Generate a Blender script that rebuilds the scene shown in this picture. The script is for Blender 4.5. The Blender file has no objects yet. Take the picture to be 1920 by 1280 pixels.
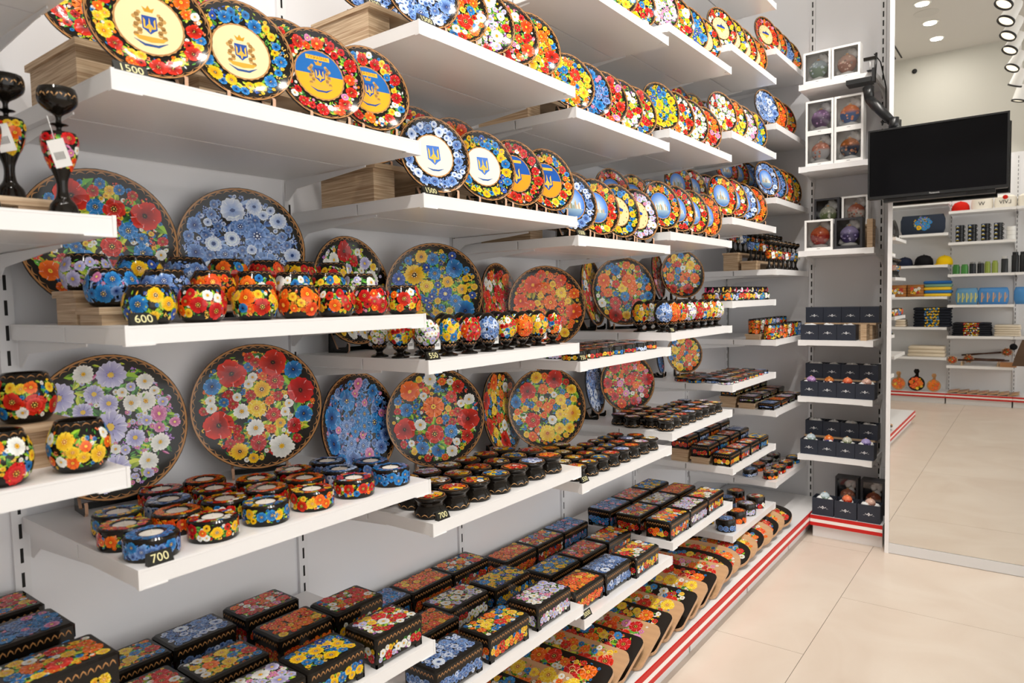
import bpy, math, random
import numpy as np
from mathutils import Matrix, Vector

# ------------------------------------------------------------------ camera, light, exposure
scene = bpy.context.scene
COL = scene.collection
PI = math.pi
FPX, YAW, PITCH, ROLL = 1301.63, math.radians(-37.2934), math.radians(-3.4424), math.radians(-1.2262)
CAM = np.array([1.1264, -0.4889, 1.38])
fw = np.array([math.sin(YAW)*math.cos(PITCH), math.cos(YAW)*math.cos(PITCH), math.sin(PITCH)])
rt = np.cross(fw, [0, 0, 1]); rt /= np.linalg.norm(rt); up = np.cross(rt, fw)
RT = rt*math.cos(ROLL)+up*math.sin(ROLL); UP = -rt*math.sin(ROLL)+up*math.cos(ROLL)

cam_data = bpy.data.cameras.new('camera'); cam = bpy.data.objects.new('camera', cam_data); COL.objects.link(cam)
cam_data.sensor_width = 36; cam_data.sensor_fit = 'HORIZONTAL'; cam_data.lens = 36*FPX/1920
cam_data.clip_start = 0.02; cam_data.clip_end = 100
cam.matrix_world = Matrix(((RT[0], UP[0], -fw[0], CAM[0]), (RT[1], UP[1], -fw[1], CAM[1]), (RT[2], UP[2], -fw[2], CAM[2]), (0, 0, 0, 1)))
scene.camera = cam
cam_data.dof.use_dof = True; cam_data.dof.focus_distance = 2.3; cam_data.dof.aperture_fstop = 5.6

vs = scene.view_settings
vs.view_transform = 'Standard'; vs.look = 'None'; vs.gamma = 1; vs.use_curve_mapping = False
vs.exposure = 0.46

world = bpy.data.worlds.new('ambient_fill'); scene.world = world; world.use_nodes = True
world.node_tree.nodes['Background'].inputs[0].default_value = (1.0, 0.985, 0.96, 1)
world.node_tree.nodes['Background'].inputs[1].default_value = 1.75      # added even ambient fill through the right side, left open; concourse assumed
SPOT_W, SPOT_COL = 29.0, (1.0, 0.95, 0.885)
DOWN_W = 6.0

def ray(px, py): return fw+RT*(px-960)/FPX-UP*(py-640)/FPX
def at_z(px, py, z):
    d = ray(px, py); return CAM+d*(z-CAM[2])/d[2]
def at_x(px, py, x):
    d = ray(px, py); return CAM+d*(x-CAM[0])/d[0]
def at_y(px, py, y):
    d = ray(px, py); return CAM+d*(y-CAM[1])/d[1]

# ------------------------------------------------------------------ helpers
def lin(h):
    h = h.lstrip('#'); r = [int(h[i:i+2], 16)/255 for i in (0, 2, 4)]
    return tuple(c/12.92 if c <= .04045 else ((c+.055)/1.055)**2.4 for c in r)
BLACK = lin('17130f'); GOLD = lin('b58250'); GOLD2 = lin('d9a870'); WHITE = lin('f4f1ea')

def new_mat(name):
    m = bpy.data.materials.new(name); m.use_nodes = True
    return m, m.node_tree, m.node_tree.nodes['Principled BSDF']
def plain(name, c, rough=.4, metal=0., spec=.5, bump=0., scale=200., var=0.):
    m, nt, b = new_mat(name)
    b.inputs['Base Color'].default_value = (*c, 1); b.inputs['Roughness'].default_value = rough
    b.inputs['Metallic'].default_value = metal; b.inputs['Specular IOR Level'].default_value = spec
    if bump or var:
        tc = nt.nodes.new('ShaderNodeTexCoord'); n = nt.nodes.new('ShaderNodeTexNoise'); n.inputs['Scale'].default_value = scale
        n.inputs['Detail'].default_value = 3
        nt.links.new(tc.outputs['Object'], n.inputs['Vector'])
        if bump:
            bp = nt.nodes.new('ShaderNodeBump'); bp.inputs['Strength'].default_value = bump; bp.inputs['Distance'].default_value = .002
            nt.links.new(n.outputs['Fac'], bp.inputs['Height']); nt.links.new(bp.outputs['Normal'], b.inputs['Normal'])
        if var:
            mr = nt.nodes.new('ShaderNodeMixRGB'); mr.blend_type = 'MULTIPLY'; mr.inputs[0].default_value = var
            mr.inputs[1].default_value = (*c, 1); nt.links.new(n.outputs['Fac'], mr.inputs[2]); nt.links.new(mr.outputs[0], b.inputs['Base Color'])
    return m
def attr_mat(name, rough=.14, spec=.5, coat=0., bump=0., grain=0.):
    m, nt, b = new_mat(name)
    a = nt.nodes.new('ShaderNodeAttribute'); a.attribute_name = 'Col'
    b.inputs['Roughness'].default_value = rough; b.inputs['Specular IOR Level'].default_value = spec; b.inputs['Coat Weight'].default_value = coat
    out = a.outputs['Color']
    if grain:
        tc = nt.nodes.new('ShaderNodeTexCoord'); mp = nt.nodes.new('ShaderNodeMapping'); mp.inputs['Scale'].default_value = (6, 90, 90)
        n = nt.nodes.new('ShaderNodeTexNoise'); n.inputs['Scale'].default_value = 1; n.inputs['Detail'].default_value = 4
        nt.links.new(tc.outputs['Object'], mp.inputs[0]); nt.links.new(mp.outputs[0], n.inputs['Vector'])
        r = nt.nodes.new('ShaderNodeMapRange'); r.inputs[3].default_value = 1-grain; r.inputs[4].default_value = 1+grain*.4
        nt.links.new(n.outputs['Fac'], r.inputs[0])
        mx = nt.nodes.new('ShaderNodeMixRGB'); mx.blend_type = 'MULTIPLY'; mx.inputs[0].default_value = 1
        nt.links.new(out, mx.inputs[1]); nt.links.new(r.outputs[0], mx.inputs[2]); out = mx.outputs[0]
    nt.links.new(out, b.inputs['Base Color'])
    return m
M = {}
M['lacquer'] = attr_mat('painted_lacquer', .12, .32)
M['matte'] = attr_mat('matte_colour', .6, .3)
M['card'] = attr_mat('printed_card', .45, .35)
M['fabric'] = attr_mat('woven_fabric', .9, .1)
M['wood'] = attr_mat('varnished_board', .3, .4, grain=.22)
M['metal_white'] = plain('white_powder_coat', lin('efeeee'), .3, 0, .5)
M['panel'] = plain('light_grey_wall_panel', lin('e9e9ec'), .4, 0, .4, bump=.02, scale=300)
M['wall'] = plain('painted_wall', lin('c6c4bc'), .6, 0, .3, bump=.03, scale=120)
M['ceiling'] = plain('ceiling_paint', lin('cdc9c3'), .7, 0, .2)
M['chrome'] = plain('satin_steel', (.75, .75, .75), .22, 1.)
M['black'] = plain('black_plastic', lin('17181a'), .32)
M['rubber'] = plain('soft_black', lin('121212'), .7)
M['wax'] = plain('white_wax', lin('f5efe6'), .5)
M['tissue'] = plain('crumpled_tissue', lin('eeeeee'), .75, bump=.6, scale=60)
M['alu'] = plain('brushed_plinth', lin('dcdcdc'), .35, 0, .5)
m, nt, b = new_mat('mirror_glass'); b.inputs['Metallic'].default_value = 1; b.inputs['Roughness'].default_value = 0.0
b.inputs['Base Color'].default_value = (.86, .86, .84, 1); M['mirror'] = m
m, nt, b = new_mat('screen_glass'); b.inputs['Base Color'].default_value = (.003, .003, .004, 1); b.inputs['Roughness'].default_value = .07; b.inputs['Specular IOR Level'].default_value = .09; M['screen'] = m
m, nt, b = new_mat('clear_window')
tr = nt.nodes.new('ShaderNodeBsdfTransparent'); gl = nt.nodes.new('ShaderNodeBsdfGlossy'); gl.inputs['Roughness'].default_value = .05
fr = nt.nodes.new('ShaderNodeFresnel'); fr.inputs[0].default_value = 1.45; mix = nt.nodes.new('ShaderNodeMixShader')
nt.links.new(fr.outputs[0], mix.inputs[0]); nt.links.new(tr.outputs[0], mix.inputs[1]); nt.links.new(gl.outputs[0], mix.inputs[2])
nt.links.new(mix.outputs[0], nt.nodes['Material Output'].inputs[0]); M['clear'] = m
def emit(name, c, s):
    m, nt, b = new_mat(name); b.inputs['Emission Color'].default_value = (*c, 1); b.inputs['Emission Strength'].default_value = s
    b.inputs['Base Color'].default_value = (*c, 1); return m
M['lamp'] = emit('lamp_lens', (1, .9, .72), .9)
# plywood: stacked plies along z
m, nt, b = new_mat('plywood'); b.inputs['Roughness'].default_value = .55
tc = nt.nodes.new('ShaderNodeTexCoord'); mp = nt.nodes.new('ShaderNodeMapping'); mp.inputs['Scale'].default_value = (9, 9, 330)
n = nt.nodes.new('ShaderNodeTexNoise'); n.inputs['Scale'].default_value = 1; n.inputs['Detail'].default_value = 2
cr = nt.nodes.new('ShaderNodeValToRGB'); cr.color_ramp.elements[0].position = .32; cr.color_ramp.elements[1].position = .68
cr.color_ramp.elements[0].color = (*lin('a5825f'), 1); cr.color_ramp.elements[1].color = (*lin('dcc3a2'), 1)
nt.links.new(tc.outputs['Object'], mp.inputs[0]); nt.links.new(mp.outputs[0], n.inputs['Vector']); nt.links.new(n.outputs['Fac'], cr.inputs[0])
nt.links.new(cr.outputs[0], b.inputs['Base Color']); M['ply'] = m
# floor tile: cream porcelain with faint veins
m, nt, b = new_mat('cream_porcelain'); b.inputs['Roughness'].default_value = .3; b.inputs['Specular IOR Level'].default_value = .4
tc = nt.nodes.new('ShaderNodeTexCoord'); n = nt.nodes.new('ShaderNodeTexNoise'); n.inputs['Scale'].default_value = 2.2; n.inputs['Detail'].default_value = 5; n.inputs['Distortion'].default_value = 1.2
cr = nt.nodes.new('ShaderNodeValToRGB'); cr.color_ramp.elements[0].position = .3; cr.color_ramp.elements[1].position = .75
cr.color_ramp.elements[0].color = (*lin('d6c6b6'), 1); cr.color_ramp.elements[1].color = (*lin('e2d6c8'), 1)
nt.links.new(tc.outputs['Object'], n.inputs['Vector']); nt.links.new(n.outputs['Fac'], cr.inputs[0]); nt.links.new(cr.outputs[0], b.inputs['Base Color']); M['tile'] = m

class MB:
    """collects geometry with a colour per vertex and becomes ONE mesh"""
    def __init__(s): s.V = []; s.C = []; s.N = []; s.F = []; s.M = []; s.S = []; s.n = 0; s.cn = False
    def add(s, v, f, col=WHITE, mat=0, smooth=False, nrm=None):
        v = np.asarray(v, float).reshape(-1, 3); k = len(v)
        c = np.asarray(col, float)
        if c.ndim == 1: c = np.tile(c, (k, 1))
        s.V.append(v); s.C.append(c)
        if nrm is None: s.N.append(np.zeros((k, 3)))
        else: s.N.append(np.asarray(nrm)); s.cn = True
        o = s.n
        s.F.extend([tuple(i+o for i in q) for q in f]); s.M.extend([mat]*len(f)); s.S.extend([smooth]*len(f)); s.n += k
        return s
    def box(s, x0, x1, y0, y1, z0, z1, col=WHITE, mat=0):
        v = [(x, y, z) for z in (z0, z1) for y in (y0, y1) for x in (x0, x1)]
        return s.add(v, [(0, 2, 3, 1), (4, 5, 7, 6), (0, 1, 5, 4), (2, 6, 7, 3), (0, 4, 6, 2), (1, 3, 7, 5)], col, mat)
    def bevbox(s, x0, x1, y0, y1, z0, z1, b, col=WHITE, mat=0):
        """box with a chamfered top edge and softened corners"""
        def ring(i, z): 
            return [(x0+i+b, y0+i, z), (x1-i-b, y0+i, z), (x1-i, y0+i+b, z), (x1-i, y1-i-b, z), (x1-i-b, y1-i, z), (x0+i+b, y1-i, z), (x0+i, y1-i-b, z), (x0+i, y0+i+b, z)]
        v = ring(0, z0)+ring(0, z1-b)+ring(b, z1); f = [tuple(range(7, -1, -1)), tuple(range(16, 24))]
        for l in (0, 8):
            for i in range(8): j = (i+1) % 8; f.append((l+i, l+j, l+8+j, l+8+i))
        return s.add(v, f, col, mat)
    def prism(s, poly, z0, z1, col=WHITE, mat=0, T=None, side=None):
        k = len(poly); v = [(p[0], p[1], z0) for p in poly]+[(p[0], p[1], z1) for p in poly]
        v = np.array(v, float)
        if T is not None: v = v@np.array(T)[:3, :3].T+np.array(T)[:3, 3]
        s.add(v, [tuple(range(k-1, -1, -1)), tuple(range(k, 2*k))], col, mat)
        s.add(v, [(i, (i+1) % k, k+(i+1) % k, k+i) for i in range(k)], side if side is not None else col, mat)
        return s
    def lathe(s, prof, seg=32, cols=None, mat=0, T=None, sx=1., sharp=35):
        """profile [(r,z[,col])] turned about z; splits shading at sharp corners"""
        a = np.linspace(0, 2*PI, seg, endpoint=False); ca, sa = np.cos(a), np.sin(a)
        groups = [[prof[0]]]
        for i in range(1, len(prof)):
            groups[-1].append(prof[i])
            if i < len(prof)-1:
                p, q, r = prof[i-1], prof[i], prof[i+1]
                t1 = math.atan2(q[1]-p[1], q[0]-p[0]); t2 = math.atan2(r[1]-q[1], r[0]-q[0])
                d = abs((t2-t1+PI) % (2*PI)-PI)
                if d > math.radians(sharp): groups.append([prof[i]])
        for g in groups:
            v = []; c = []
            for q in g:
                v.append(np.stack([q[0]*ca*sx, q[0]*sa, np.full(seg, q[1])], 1)); c.append(np.tile(q[2] if len(q) > 2 else (cols or BLACK), (seg, 1)))
            v = np.concatenate(v); c = np.concatenate(c)
            if T is not None: v = v@np.array(T)[:3, :3].T+np.array(T)[:3, 3]
            f = []
            for i in range(len(g)-1):
                for j in range(seg):
                    k = (j+1) % seg
                    f.append((i*seg+j, i*seg+k, (i+1)*seg+k, (i+1)*seg+j))
            s.add(v, f, c, mat, True)
        return s
    def tube(s, path, r, seg=8, col=BLACK, mat=0):
        P = np.array(path, float); k = len(P); rr = np.broadcast_to(np.asarray(r, float), (k,)); v = []
        for i in range(k):
            t = P[min(i+1, k-1)]-P[max(i-1, 0)]; t /= np.linalg.norm(t)+1e-12
            h = np.array([0, 0, 1.]) if abs(t[2]) < .9 else np.array([1., 0, 0])
            a = np.cross(t, h); a /= np.linalg.norm(a); b = np.cross(t, a)
            for j in range(seg): q = 2*PI*j/seg; v.append(P[i]+rr[i]*(a*math.cos(q)+b*math.sin(q)))
        f = [(i*seg+j, i*seg+(j+1) % seg, (i+1)*seg+(j+1) % seg, (i+1)*seg+j) for i in range(k-1) for j in range(seg)]
        f += [tuple(range(seg-1, -1, -1)), tuple(range((k-1)*seg, k*seg))]
        return s.add(v, f, col, mat, True)
    def blob(s, c, r, col, mat=0, seg=10, rings=6, jit=0., rng=None):
        v = []; 
        for i in range(rings+1):
            t = PI*i/rings
            for j in range(seg):
                q = 2*PI*j/seg; k = 1+(rng.uniform(-jit, jit) if jit else 0)
                v.append((c[0]+r[0]*k*math.sin(t)*math.cos(q), c[1]+r[1]*k*math.sin(t)*math.sin(q), c[2]+r[2]*k*math.cos(t)))
        f = [(i*seg+j, (i+1)*seg+j, (i+1)*seg+(j+1) % seg, i*seg+(j+1) % seg) for i in range(rings) for j in range(seg)]
        return s.add(v, f, col, mat, True)
    def mesh(s, name, mats):
        me = bpy.data.meshes.new(name)
        V = np.concatenate(s.V); me.from_pydata(V.tolist(), [], s.F)
        a = me.color_attributes.new('Col', 'FLOAT_COLOR', 'POINT')
        C = np.concatenate(s.C); a.data.foreach_set('color', np.concatenate([C, np.ones((len(C), 1))], 1).astype(np.float32).ravel())
        me.polygons.foreach_set('material_index', s.M); me.polygons.foreach_set('use_smooth', s.S)
        for q in (mats if isinstance(mats, (list, tuple)) else [mats]): me.materials.append(M[q] if isinstance(q, str) else q)
        me.update()
        if s.cn: me.normals_split_custom_set_from_vertices(np.concatenate(s.N).tolist())
        return me

def link(name, data, parent=None, loc=(0, 0, 0), rot=None, scale=None, mat4=None):
    o = bpy.data.objects.new(name, data); COL.objects.link(o)
    if parent is not None: o.parent = parent
    if mat4 is not None: o.matrix_basis = mat4
    else:
        o.location = tuple(float(q) for q in loc)
        if rot is not None: o.rotation_euler = rot
        if scale is not None: o.scale = (scale,)*3 if isinstance(scale, (int, float)) else scale
    return o
def tag(o, label, cat, group=None):
    o['label'] = label; o['category'] = cat
    if group: o['group'] = group
    return o
def struct(o): o['kind'] = 'structure'; return o
ORD = ['first', 'second', 'third', 'fourth', 'fifth', 'sixth', 'seventh', 'eighth', 'ninth', 'tenth', 'eleventh', 'twelfth', 'thirteenth', 'fourteenth', 'fifteenth', 'sixteenth', 'seventeenth', 'eighteenth', 'nineteenth', 'twentieth', 'twenty-first', 'twenty-second', 'twenty-third', 'twenty-fourth', 'twenty-fifth', 'twenty-sixth']

_tc = {}
def text_geo(s, size=1., align='CENTER'):
    """flat lettering as vertices and faces in the xy plane"""
    k = (s, align)
    if k not in _tc:
        cu = bpy.data.curves.new('lettering', 'FONT'); cu.body = s; cu.size = 1; cu.align_x = align; cu.align_y = 'CENTER'; cu.resolution_u = 3
        o = bpy.data.objects.new('lettering', cu); COL.objects.link(o)
        me = o.evaluated_get(bpy.context.evaluated_depsgraph_get()).to_mesh()
        v = np.array([tuple(q.co) for q in me.vertices]).reshape(-1, 3); f = [tuple(q.vertices) for q in me.polygons]
        bpy.data.objects.remove(o); bpy.data.curves.remove(cu); _tc[k] = (v, f)
    v, f = _tc[k]
    return v*size, f

# ------------------------------------------------------------------ flower painting (flat painted strokes as thin coloured polygons)
class Canvas:
    def __init__(s): s.P = []; s.C = []; s.L = []; s.F = []; s.n = 0; s.layer = 0
    def poly(s, pts, cols, faces=None):
        pts = np.asarray(pts, float); k = len(pts); c = np.asarray(cols, float)
        if c.ndim == 1: c = np.tile(c, (k, 1))
        s.P.append(pts); s.C.append(c); s.L.append(np.full(k, s.layer))
        for f in (faces or [tuple(range(k))]): s.F.append(tuple(i+s.n for i in f))
        s.n += k
    def up(s): s.layer += 1
    def disc(s, x, y, r, col, k=8, cin=None, ry=None):
        a = np.arange(k)*2*PI/k; ry = ry or r
        pts = np.concatenate([[[x, y]], np.stack([x+r*np.cos(a), y+ry*np.sin(a)], 1)])
        cols = np.concatenate([[cin if cin is not None else col], np.tile(col, (k, 1))])
        s.poly(pts, cols, [(0, 1+i, 1+(i+1) % k) for i in range(k)])
    def ring(s, r0, r1, col, k=48, x=0, y=0):
        a = np.arange(k)*2*PI/k; u = np.stack([np.cos(a), np.sin(a)], 1)
        s.poly(np.concatenate([u*r0, u*r1])+[x, y], col, [(i, k+i, k+(i+1) % k, (i+1) % k) for i in range(k)])
    def petal(s, x, y, ang, r0, r1, w, cb, ct, notch=0.):
        c, d = math.cos(ang), math.sin(ang); L = r1-r0
        loc = [(r0, 0), (r0+.35*L, -.62*w), (r0+.78*L, -w*.95), (r1*.97, -w*.5), (r1-notch*L, 0), (r1*.97, w*.5), (r0+.78*L, w*.95), (r0+.35*L, .62*w), (r0+.6*L, 0)]
        mid = tuple((np.array(cb)+np.array(ct))/2)
        cols = [cb, mid, ct, ct, ct, ct, ct, mid, mid]
        s.poly([(x+c*a-d*b, y+d*a+c*b) for a, b in loc], cols, [(8, i, (i+1) % 8) for i in range(8)])
    def flower(s, x, y, r, kind, rng):
        base, tip, cen, n, wid, dots = kind
        s.up(); a0 = rng.uniform(0, 2*PI)
        for i in range(n):
            j = rng.uniform(.9, 1.08); t = np.array(tip)*rng.uniform(.85, 1.1)
            s.petal(x, y, a0+2*PI*i/n, r*.12, r*j, r*wid, base, tuple(np.clip(t, 0, 1)), .12)
        if r > .016 and n < 8:
            s.up()
            for i in range(n): s.petal(x, y, a0+2*PI*(i+.5)/n, r*.1, r*.68, r*wid*.7, base, tuple(np.clip(np.array(tip)*1.15+.02, 0, 1)), .1)
        if r > .0085 and n < 9:
            s.up(); hi = tuple(np.clip(np.array(tip)*.55+.45, 0, 1))
            for i in range(n):
                a = a0+2*PI*i/n+.12; c, d = math.cos(a), math.sin(a)
                s.poly([(x+c*r*.45-d*r*.02, y+d*r*.45+c*r*.02), (x+c*r*.9-d*r*.05, y+d*r*.9+c*r*.05), (x+c*r*.93+d*r*.03, y+d*r*.93-c*r*.03)], hi)
        s.up(); s.disc(x, y, r*.24, cen, 7)
        if dots is not None and r > .009:
            s.up()
            for i in range(7): s.disc(x+r*.24*math.cos(a0+i*.9), y+r*.24*math.sin(a0+i*.9), r*.055, dots, 5)
            s.disc(x, y, r*.1, dots, 5)
    def leaf(s, x, y, ang, L, w, c1, c2):
        c, d = math.cos(ang), math.sin(ang)
        loc = [(0, 0), (.3*L, -w*.8), (.62*L, -w*.75), (L, 0), (.62*L, w*.75), (.3*L, w*.8), (.5*L, 0)]
        q = [(x+c*a-d*b, y+d*a+c*b) for a, b in loc]
        s.poly([q[0], q[1], q[2], q[3], q[6]], [c1, c1, c1, c2, c1]); s.poly([q[0], q[6], q[3], q[4], q[5]], [c1, c2, c2, c2, c2])
    def berries(s, x, y, r, col, hi, rng):
        s.up()
        for i in range(9):
            a = rng.uniform(0, 2*PI); q = r*math.sqrt(rng.random()); s.disc(x+q*math.cos(a), y+q*math.sin(a), r*.3, col, 6, hi)
    def curl(s, pts, w, col):
        P = np.array(pts); t = np.gradient(P, axis=0); t /= np.linalg.norm(t, axis=1)[:, None]+1e-9
        nrm = np.stack([-t[:, 1], t[:, 0]], 1); k = len(P); ww = (w*np.sin(np.linspace(.15, PI-.15, k)))[:, None]
        s.poly(np.concatenate([P-nrm*ww, P+nrm*ww]), col, [(i, i+1, k+i+1, k+i) for i in range(k-1)])
    def paste(s, mb, fn, off=.0004, eps=5e-6, mat=0, nrm=False):
        if not s.P: return
        P = np.concatenate(s.P); C = np.concatenate(s.C); L = np.concatenate(s.L)
        X, N = fn(P[:, 0], P[:, 1]); X = X+N*(off+L*eps)[:, None]
        mb.add(X, s.F, C, mat, nrm, N if nrm else None)

H = lin
K_POPPY = (H('7d0d08'), H('e5311c'), H('2a0d08'), 5, .62, H('ffe06a'))
K_RED = (H('8f0f10'), H('d81f20'), H('3b0a0a'), 6, .5, H('f4d254'))
K_ORANGE = (H('d6400f'), H('ff7a1c'), H('ffd23a'), 6, .52, H('8a2a08'))
K_SUN = (H('d98a08'), H('ffd321'), H('2c1a08'), 13, .2, H('f5e9c0'))
K_YEL = (H('e09a0c'), H('ffd93a'), H('c8641a'), 7, .42, H('fff0a0'))
K_BLUE = (H('0c3f86'), H('2f8fd6'), H('0a2048'), 6, .52, H('ffe27a'))
K_DEEP = (H('122a7c'), H('3360bf'), H('f2d24a'), 6, .5, H('ffffff'))
K_WHITE = (H('cfd2cc'), H('fbfaf4'), H('e8b41c'), 9, .3, H('b06a10'))
K_PINK = (H('b4417f'), H('e79ac6'), H('f4e27a'), 6, .45, None)
K_LILAC = (H('8a86c4'), H('d6d4f2'), H('eac23a'), 8, .34, None)
K_GZ1 = (H('16357f'), H('7fa6e0'), H('12265c'), 7, .46, H('eaf2ff'))
K_GZ2 = (H('7f9fd8'), H('e6eefb'), H('20407f'), 7, .42, H('16306a'))
K_FIRE = (H('b8240c'), H('f4571c'), H('ffb52a'), 6, .5, H('ffdf80'))
G_LEAF = [(H('2f6b1c'), H('9fcf36')), (H('1c5a2a'), H('6fbe4a')), (H('7f9f14'), H('d6e24a')), (H('174f22'), H('4f9a3c'))]
G_BLUE = [(H('12265c'), H('4f7fc8')), (H('24468f'), H('a6c2ec'))]
G_AUT = [(H('8f3c0c'), H('e8862a')), (H('5a5a14'), H('b4a62e'))]
PAL = {
 'poppy': ([K_POPPY, K_RED, K_POPPY, K_ORANGE], [K_WHITE, K_YEL, K_BLUE], G_LEAF, (H('d42a1c'), H('ff8a6a')), 'red poppies'),
 'meadow': ([K_POPPY, K_SUN, K_RED, K_WHITE], [K_WHITE, K_YEL, K_BLUE, K_ORANGE, K_RED], G_LEAF, (H('f0a81c'), H('ffe680')), 'mixed meadow flowers'),
 'blue': ([K_GZ1, K_GZ2, K_GZ1], [K_GZ2, K_GZ1], G_BLUE, (H('3a66bf'), H('dbe8ff')), 'blue and white flowers'),
 'azure': ([K_BLUE, K_GZ1, K_BLUE], [K_GZ1, K_BLUE, K_PINK], G_BLUE, (H('3a8fdf'), H('bfe4ff')), 'bright blue flowers'),
 'sun': ([K_SUN, K_BLUE, K_SUN, K_BLUE], [K_YEL, K_BLUE, K_DEEP], G_LEAF, (H('f4b81c'), H('fff0a0')), 'sunflowers and blue blooms'),
 'daisy': ([K_WHITE, K_WHITE, K_RED], [K_WHITE, K_YEL, K_LILAC], G_LEAF, (H('b83ad0'), H('f0d0f4')), 'white daisies'),
 'orange': ([K_FIRE, K_ORANGE, K_FIRE], [K_ORANGE, K_FIRE, K_YEL], G_AUT, (H('e8641c'), H('ffc46a')), 'orange flowers'),
 'violet': ([K_LILAC, K_WHITE, K_LILAC], [K_LILAC, K_PINK, K_WHITE], G_LEAF, (H('8a4fb0'), H('dcb8ec')), 'lilac and white flowers'),
 'rose': ([K_RED, K_POPPY, K_FIRE], [K_PINK, K_WHITE, K_RED, K_ORANGE], G_LEAF, (H('c02a4a'), H('ff9ab0')), 'red blooms with pink'),
 'garden': ([K_ORANGE, K_POPPY, K_YEL], [K_WHITE, K_YEL, K_ORANGE, K_BLUE], G_LEAF, (H('e8501c'), H('ffc08a')), 'orange garden flowers'),
}
def fill(cv, inside, box, pal, rng, sizes, leaves=26, filler=30, fsize=.006, wrap=None):
    """scatter leaves, small blooms and large blooms over a region"""
    big, small, lv, ber, _ = PAL[pal]
    x0, x1, y0, y1 = box; placed = []
    def rnd():
        for _ in range(60):
            p = (rng.uniform(x0, x1), rng.uniform(y0, y1))
            if inside(*p): return p
        return p
    flo = []
    def fits(p, r): return all(inside(p[0]+r*.62*math.cos(a), p[1]+r*.62*math.sin(a)) for a in (0, .79, 1.57, 2.36, 3.14, 3.93, 4.71, 5.5))
    for k, (r, cnt) in enumerate(sizes):
        for _ in range(cnt):
            best = None
            for _ in range(14):
                p = rnd()
                if not fits(p, r): continue
                d = min([math.hypot(p[0]-q[0], p[1]-q[1])-q[2] for q in placed] or [9])
                if best is None or d > best[0]: best = (d, p)
            if best and best[0] > r*.45:
                placed.append((*best[1], r)); flo.append((best[1], r, k))
    base = cv.layer+1
    for n in range(int(filler*1.5)):                       # undergrowth of short brush strokes
        p = rnd(); a = rng.uniform(0, 2*PI); L = fsize*rng.uniform(1.6, 3.2); e = (p[0]+L*math.cos(a), p[1]+L*math.sin(a))
        if inside(*e):
            cv.layer = base+n % 8; c = lv[rng.randrange(len(lv))] if rng.random() < .72 else small[rng.randrange(len(small))][:2]
            cv.leaf(p[0], p[1], a, L, L*rng.uniform(.14, .26), *c)
    for n in range(leaves):
        if placed and rng.random() < .85:
            q = placed[rng.randrange(min(len(placed), 30))]; a = rng.uniform(0, 2*PI); p = (q[0]+q[2]*.55*math.cos(a), q[1]+q[2]*.55*math.sin(a)); L = max(q[2]*1.25, fsize*2.6)
        else: p = rnd(); a = rng.uniform(0, 2*PI); L = fsize*3
        e = (p[0]+L*math.cos(a), p[1]+L*math.sin(a))
        if inside(*p) and inside(*e): cv.layer = base+8+n % 10; c = lv[rng.randrange(len(lv))]; cv.leaf(p[0], p[1], a, L, L*.3, *c)
    for n in range(filler):
        p = rnd()
        if not fits(p, fsize): continue
        cv.layer = base+19+(n % 6)*4
        if min([math.hypot(p[0]-q[0], p[1]-q[1])-q[2] for q in placed] or [9]) > -fsize*.4:
            if n % 3 == 0: cv.berries(p[0], p[1], fsize*1.1, *ber, rng)
            else: cv.flower(p[0], p[1], fsize*rng.uniform(.8, 1.2), small[rng.randrange(len(small))][:3]+(5, .5, None), rng)
    for n, (p, r, k) in enumerate(reversed(flo)):
        ks = big if k == 0 or rng.random() < .35 else small; cv.layer = base+44+(n % 14)*6
        cv.flower(p[0], p[1], r*rng.uniform(.88, 1.1), ks[rng.randrange(len(ks))], rng)
    cv.layer = base+130

def scallops(cv, r, k, h, col=GOLD):
    for i in range(k):
        a0 = 2*PI*i/k; t = np.linspace(0, 1, 6)
        pts = [((r+h*math.sin(PI*q))*math.cos(a0+2*PI/k*q*.92), (r+h*math.sin(PI*q))*math.sin(a0+2*PI/k*q*.92)) for q in t]
        cv.curl(pts, h*.28, col)
def stroke_row(cv, x0, x1, y, h, n, col=GOLD):
    for i in range(n):
        xa = x0+(x1-x0)*i/n; xb = x0+(x1-x0)*(i+.9)/n; t = np.linspace(0, 1, 5)
        cv.curl([(xa+(xb-xa)*q, y+h*math.sin(PI*q)-h*.4) for q in t], h*.17, col)
# ------------------------------------------------------------------ goods: meshes
_cache = {}
def cached(fn):
    def g(*a):
        k = (fn.__name__, a)
        if k not in _cache: _cache[k] = fn(*a)
        return _cache[k]
    return g

def shield(cv, x, y, s, back, fork):
    cv.up(); cv.poly([(x-s*.62, y+s*.75), (x+s*.62, y+s*.75), (x+s*.62, y-s*.5), (x+s*.35, y-s*.68), (x, y-s), (x-s*.35, y-s*.68), (x-s*.62, y-s*.5)], back)
    cv.up()
    cv.poly([(x-.09*s, y-.62*s), (x, y-.85*s), (x+.09*s, y-.62*s), (x+.06*s, y+.2*s), (x, y+.62*s), (x-.06*s, y+.2*s)], fork)
    for q in (-1, 1):
        cv.poly([(x+q*.5*s, y+.55*s), (x+q*.5*s, y-.42*s), (x+q*.1*s, y-.5*s), (x+q*.1*s, y-.36*s), (x+q*.37*s, y-.28*s), (x+q*.34*s, y+.3*s)], fork)
        cv.poly([(x+q*.3*s, y-.3*s), (x+q*.1*s, y+.0*s), (x+q*.05*s, y-.2*s), (x+q*.2*s, y-.42*s)], fork)

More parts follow.
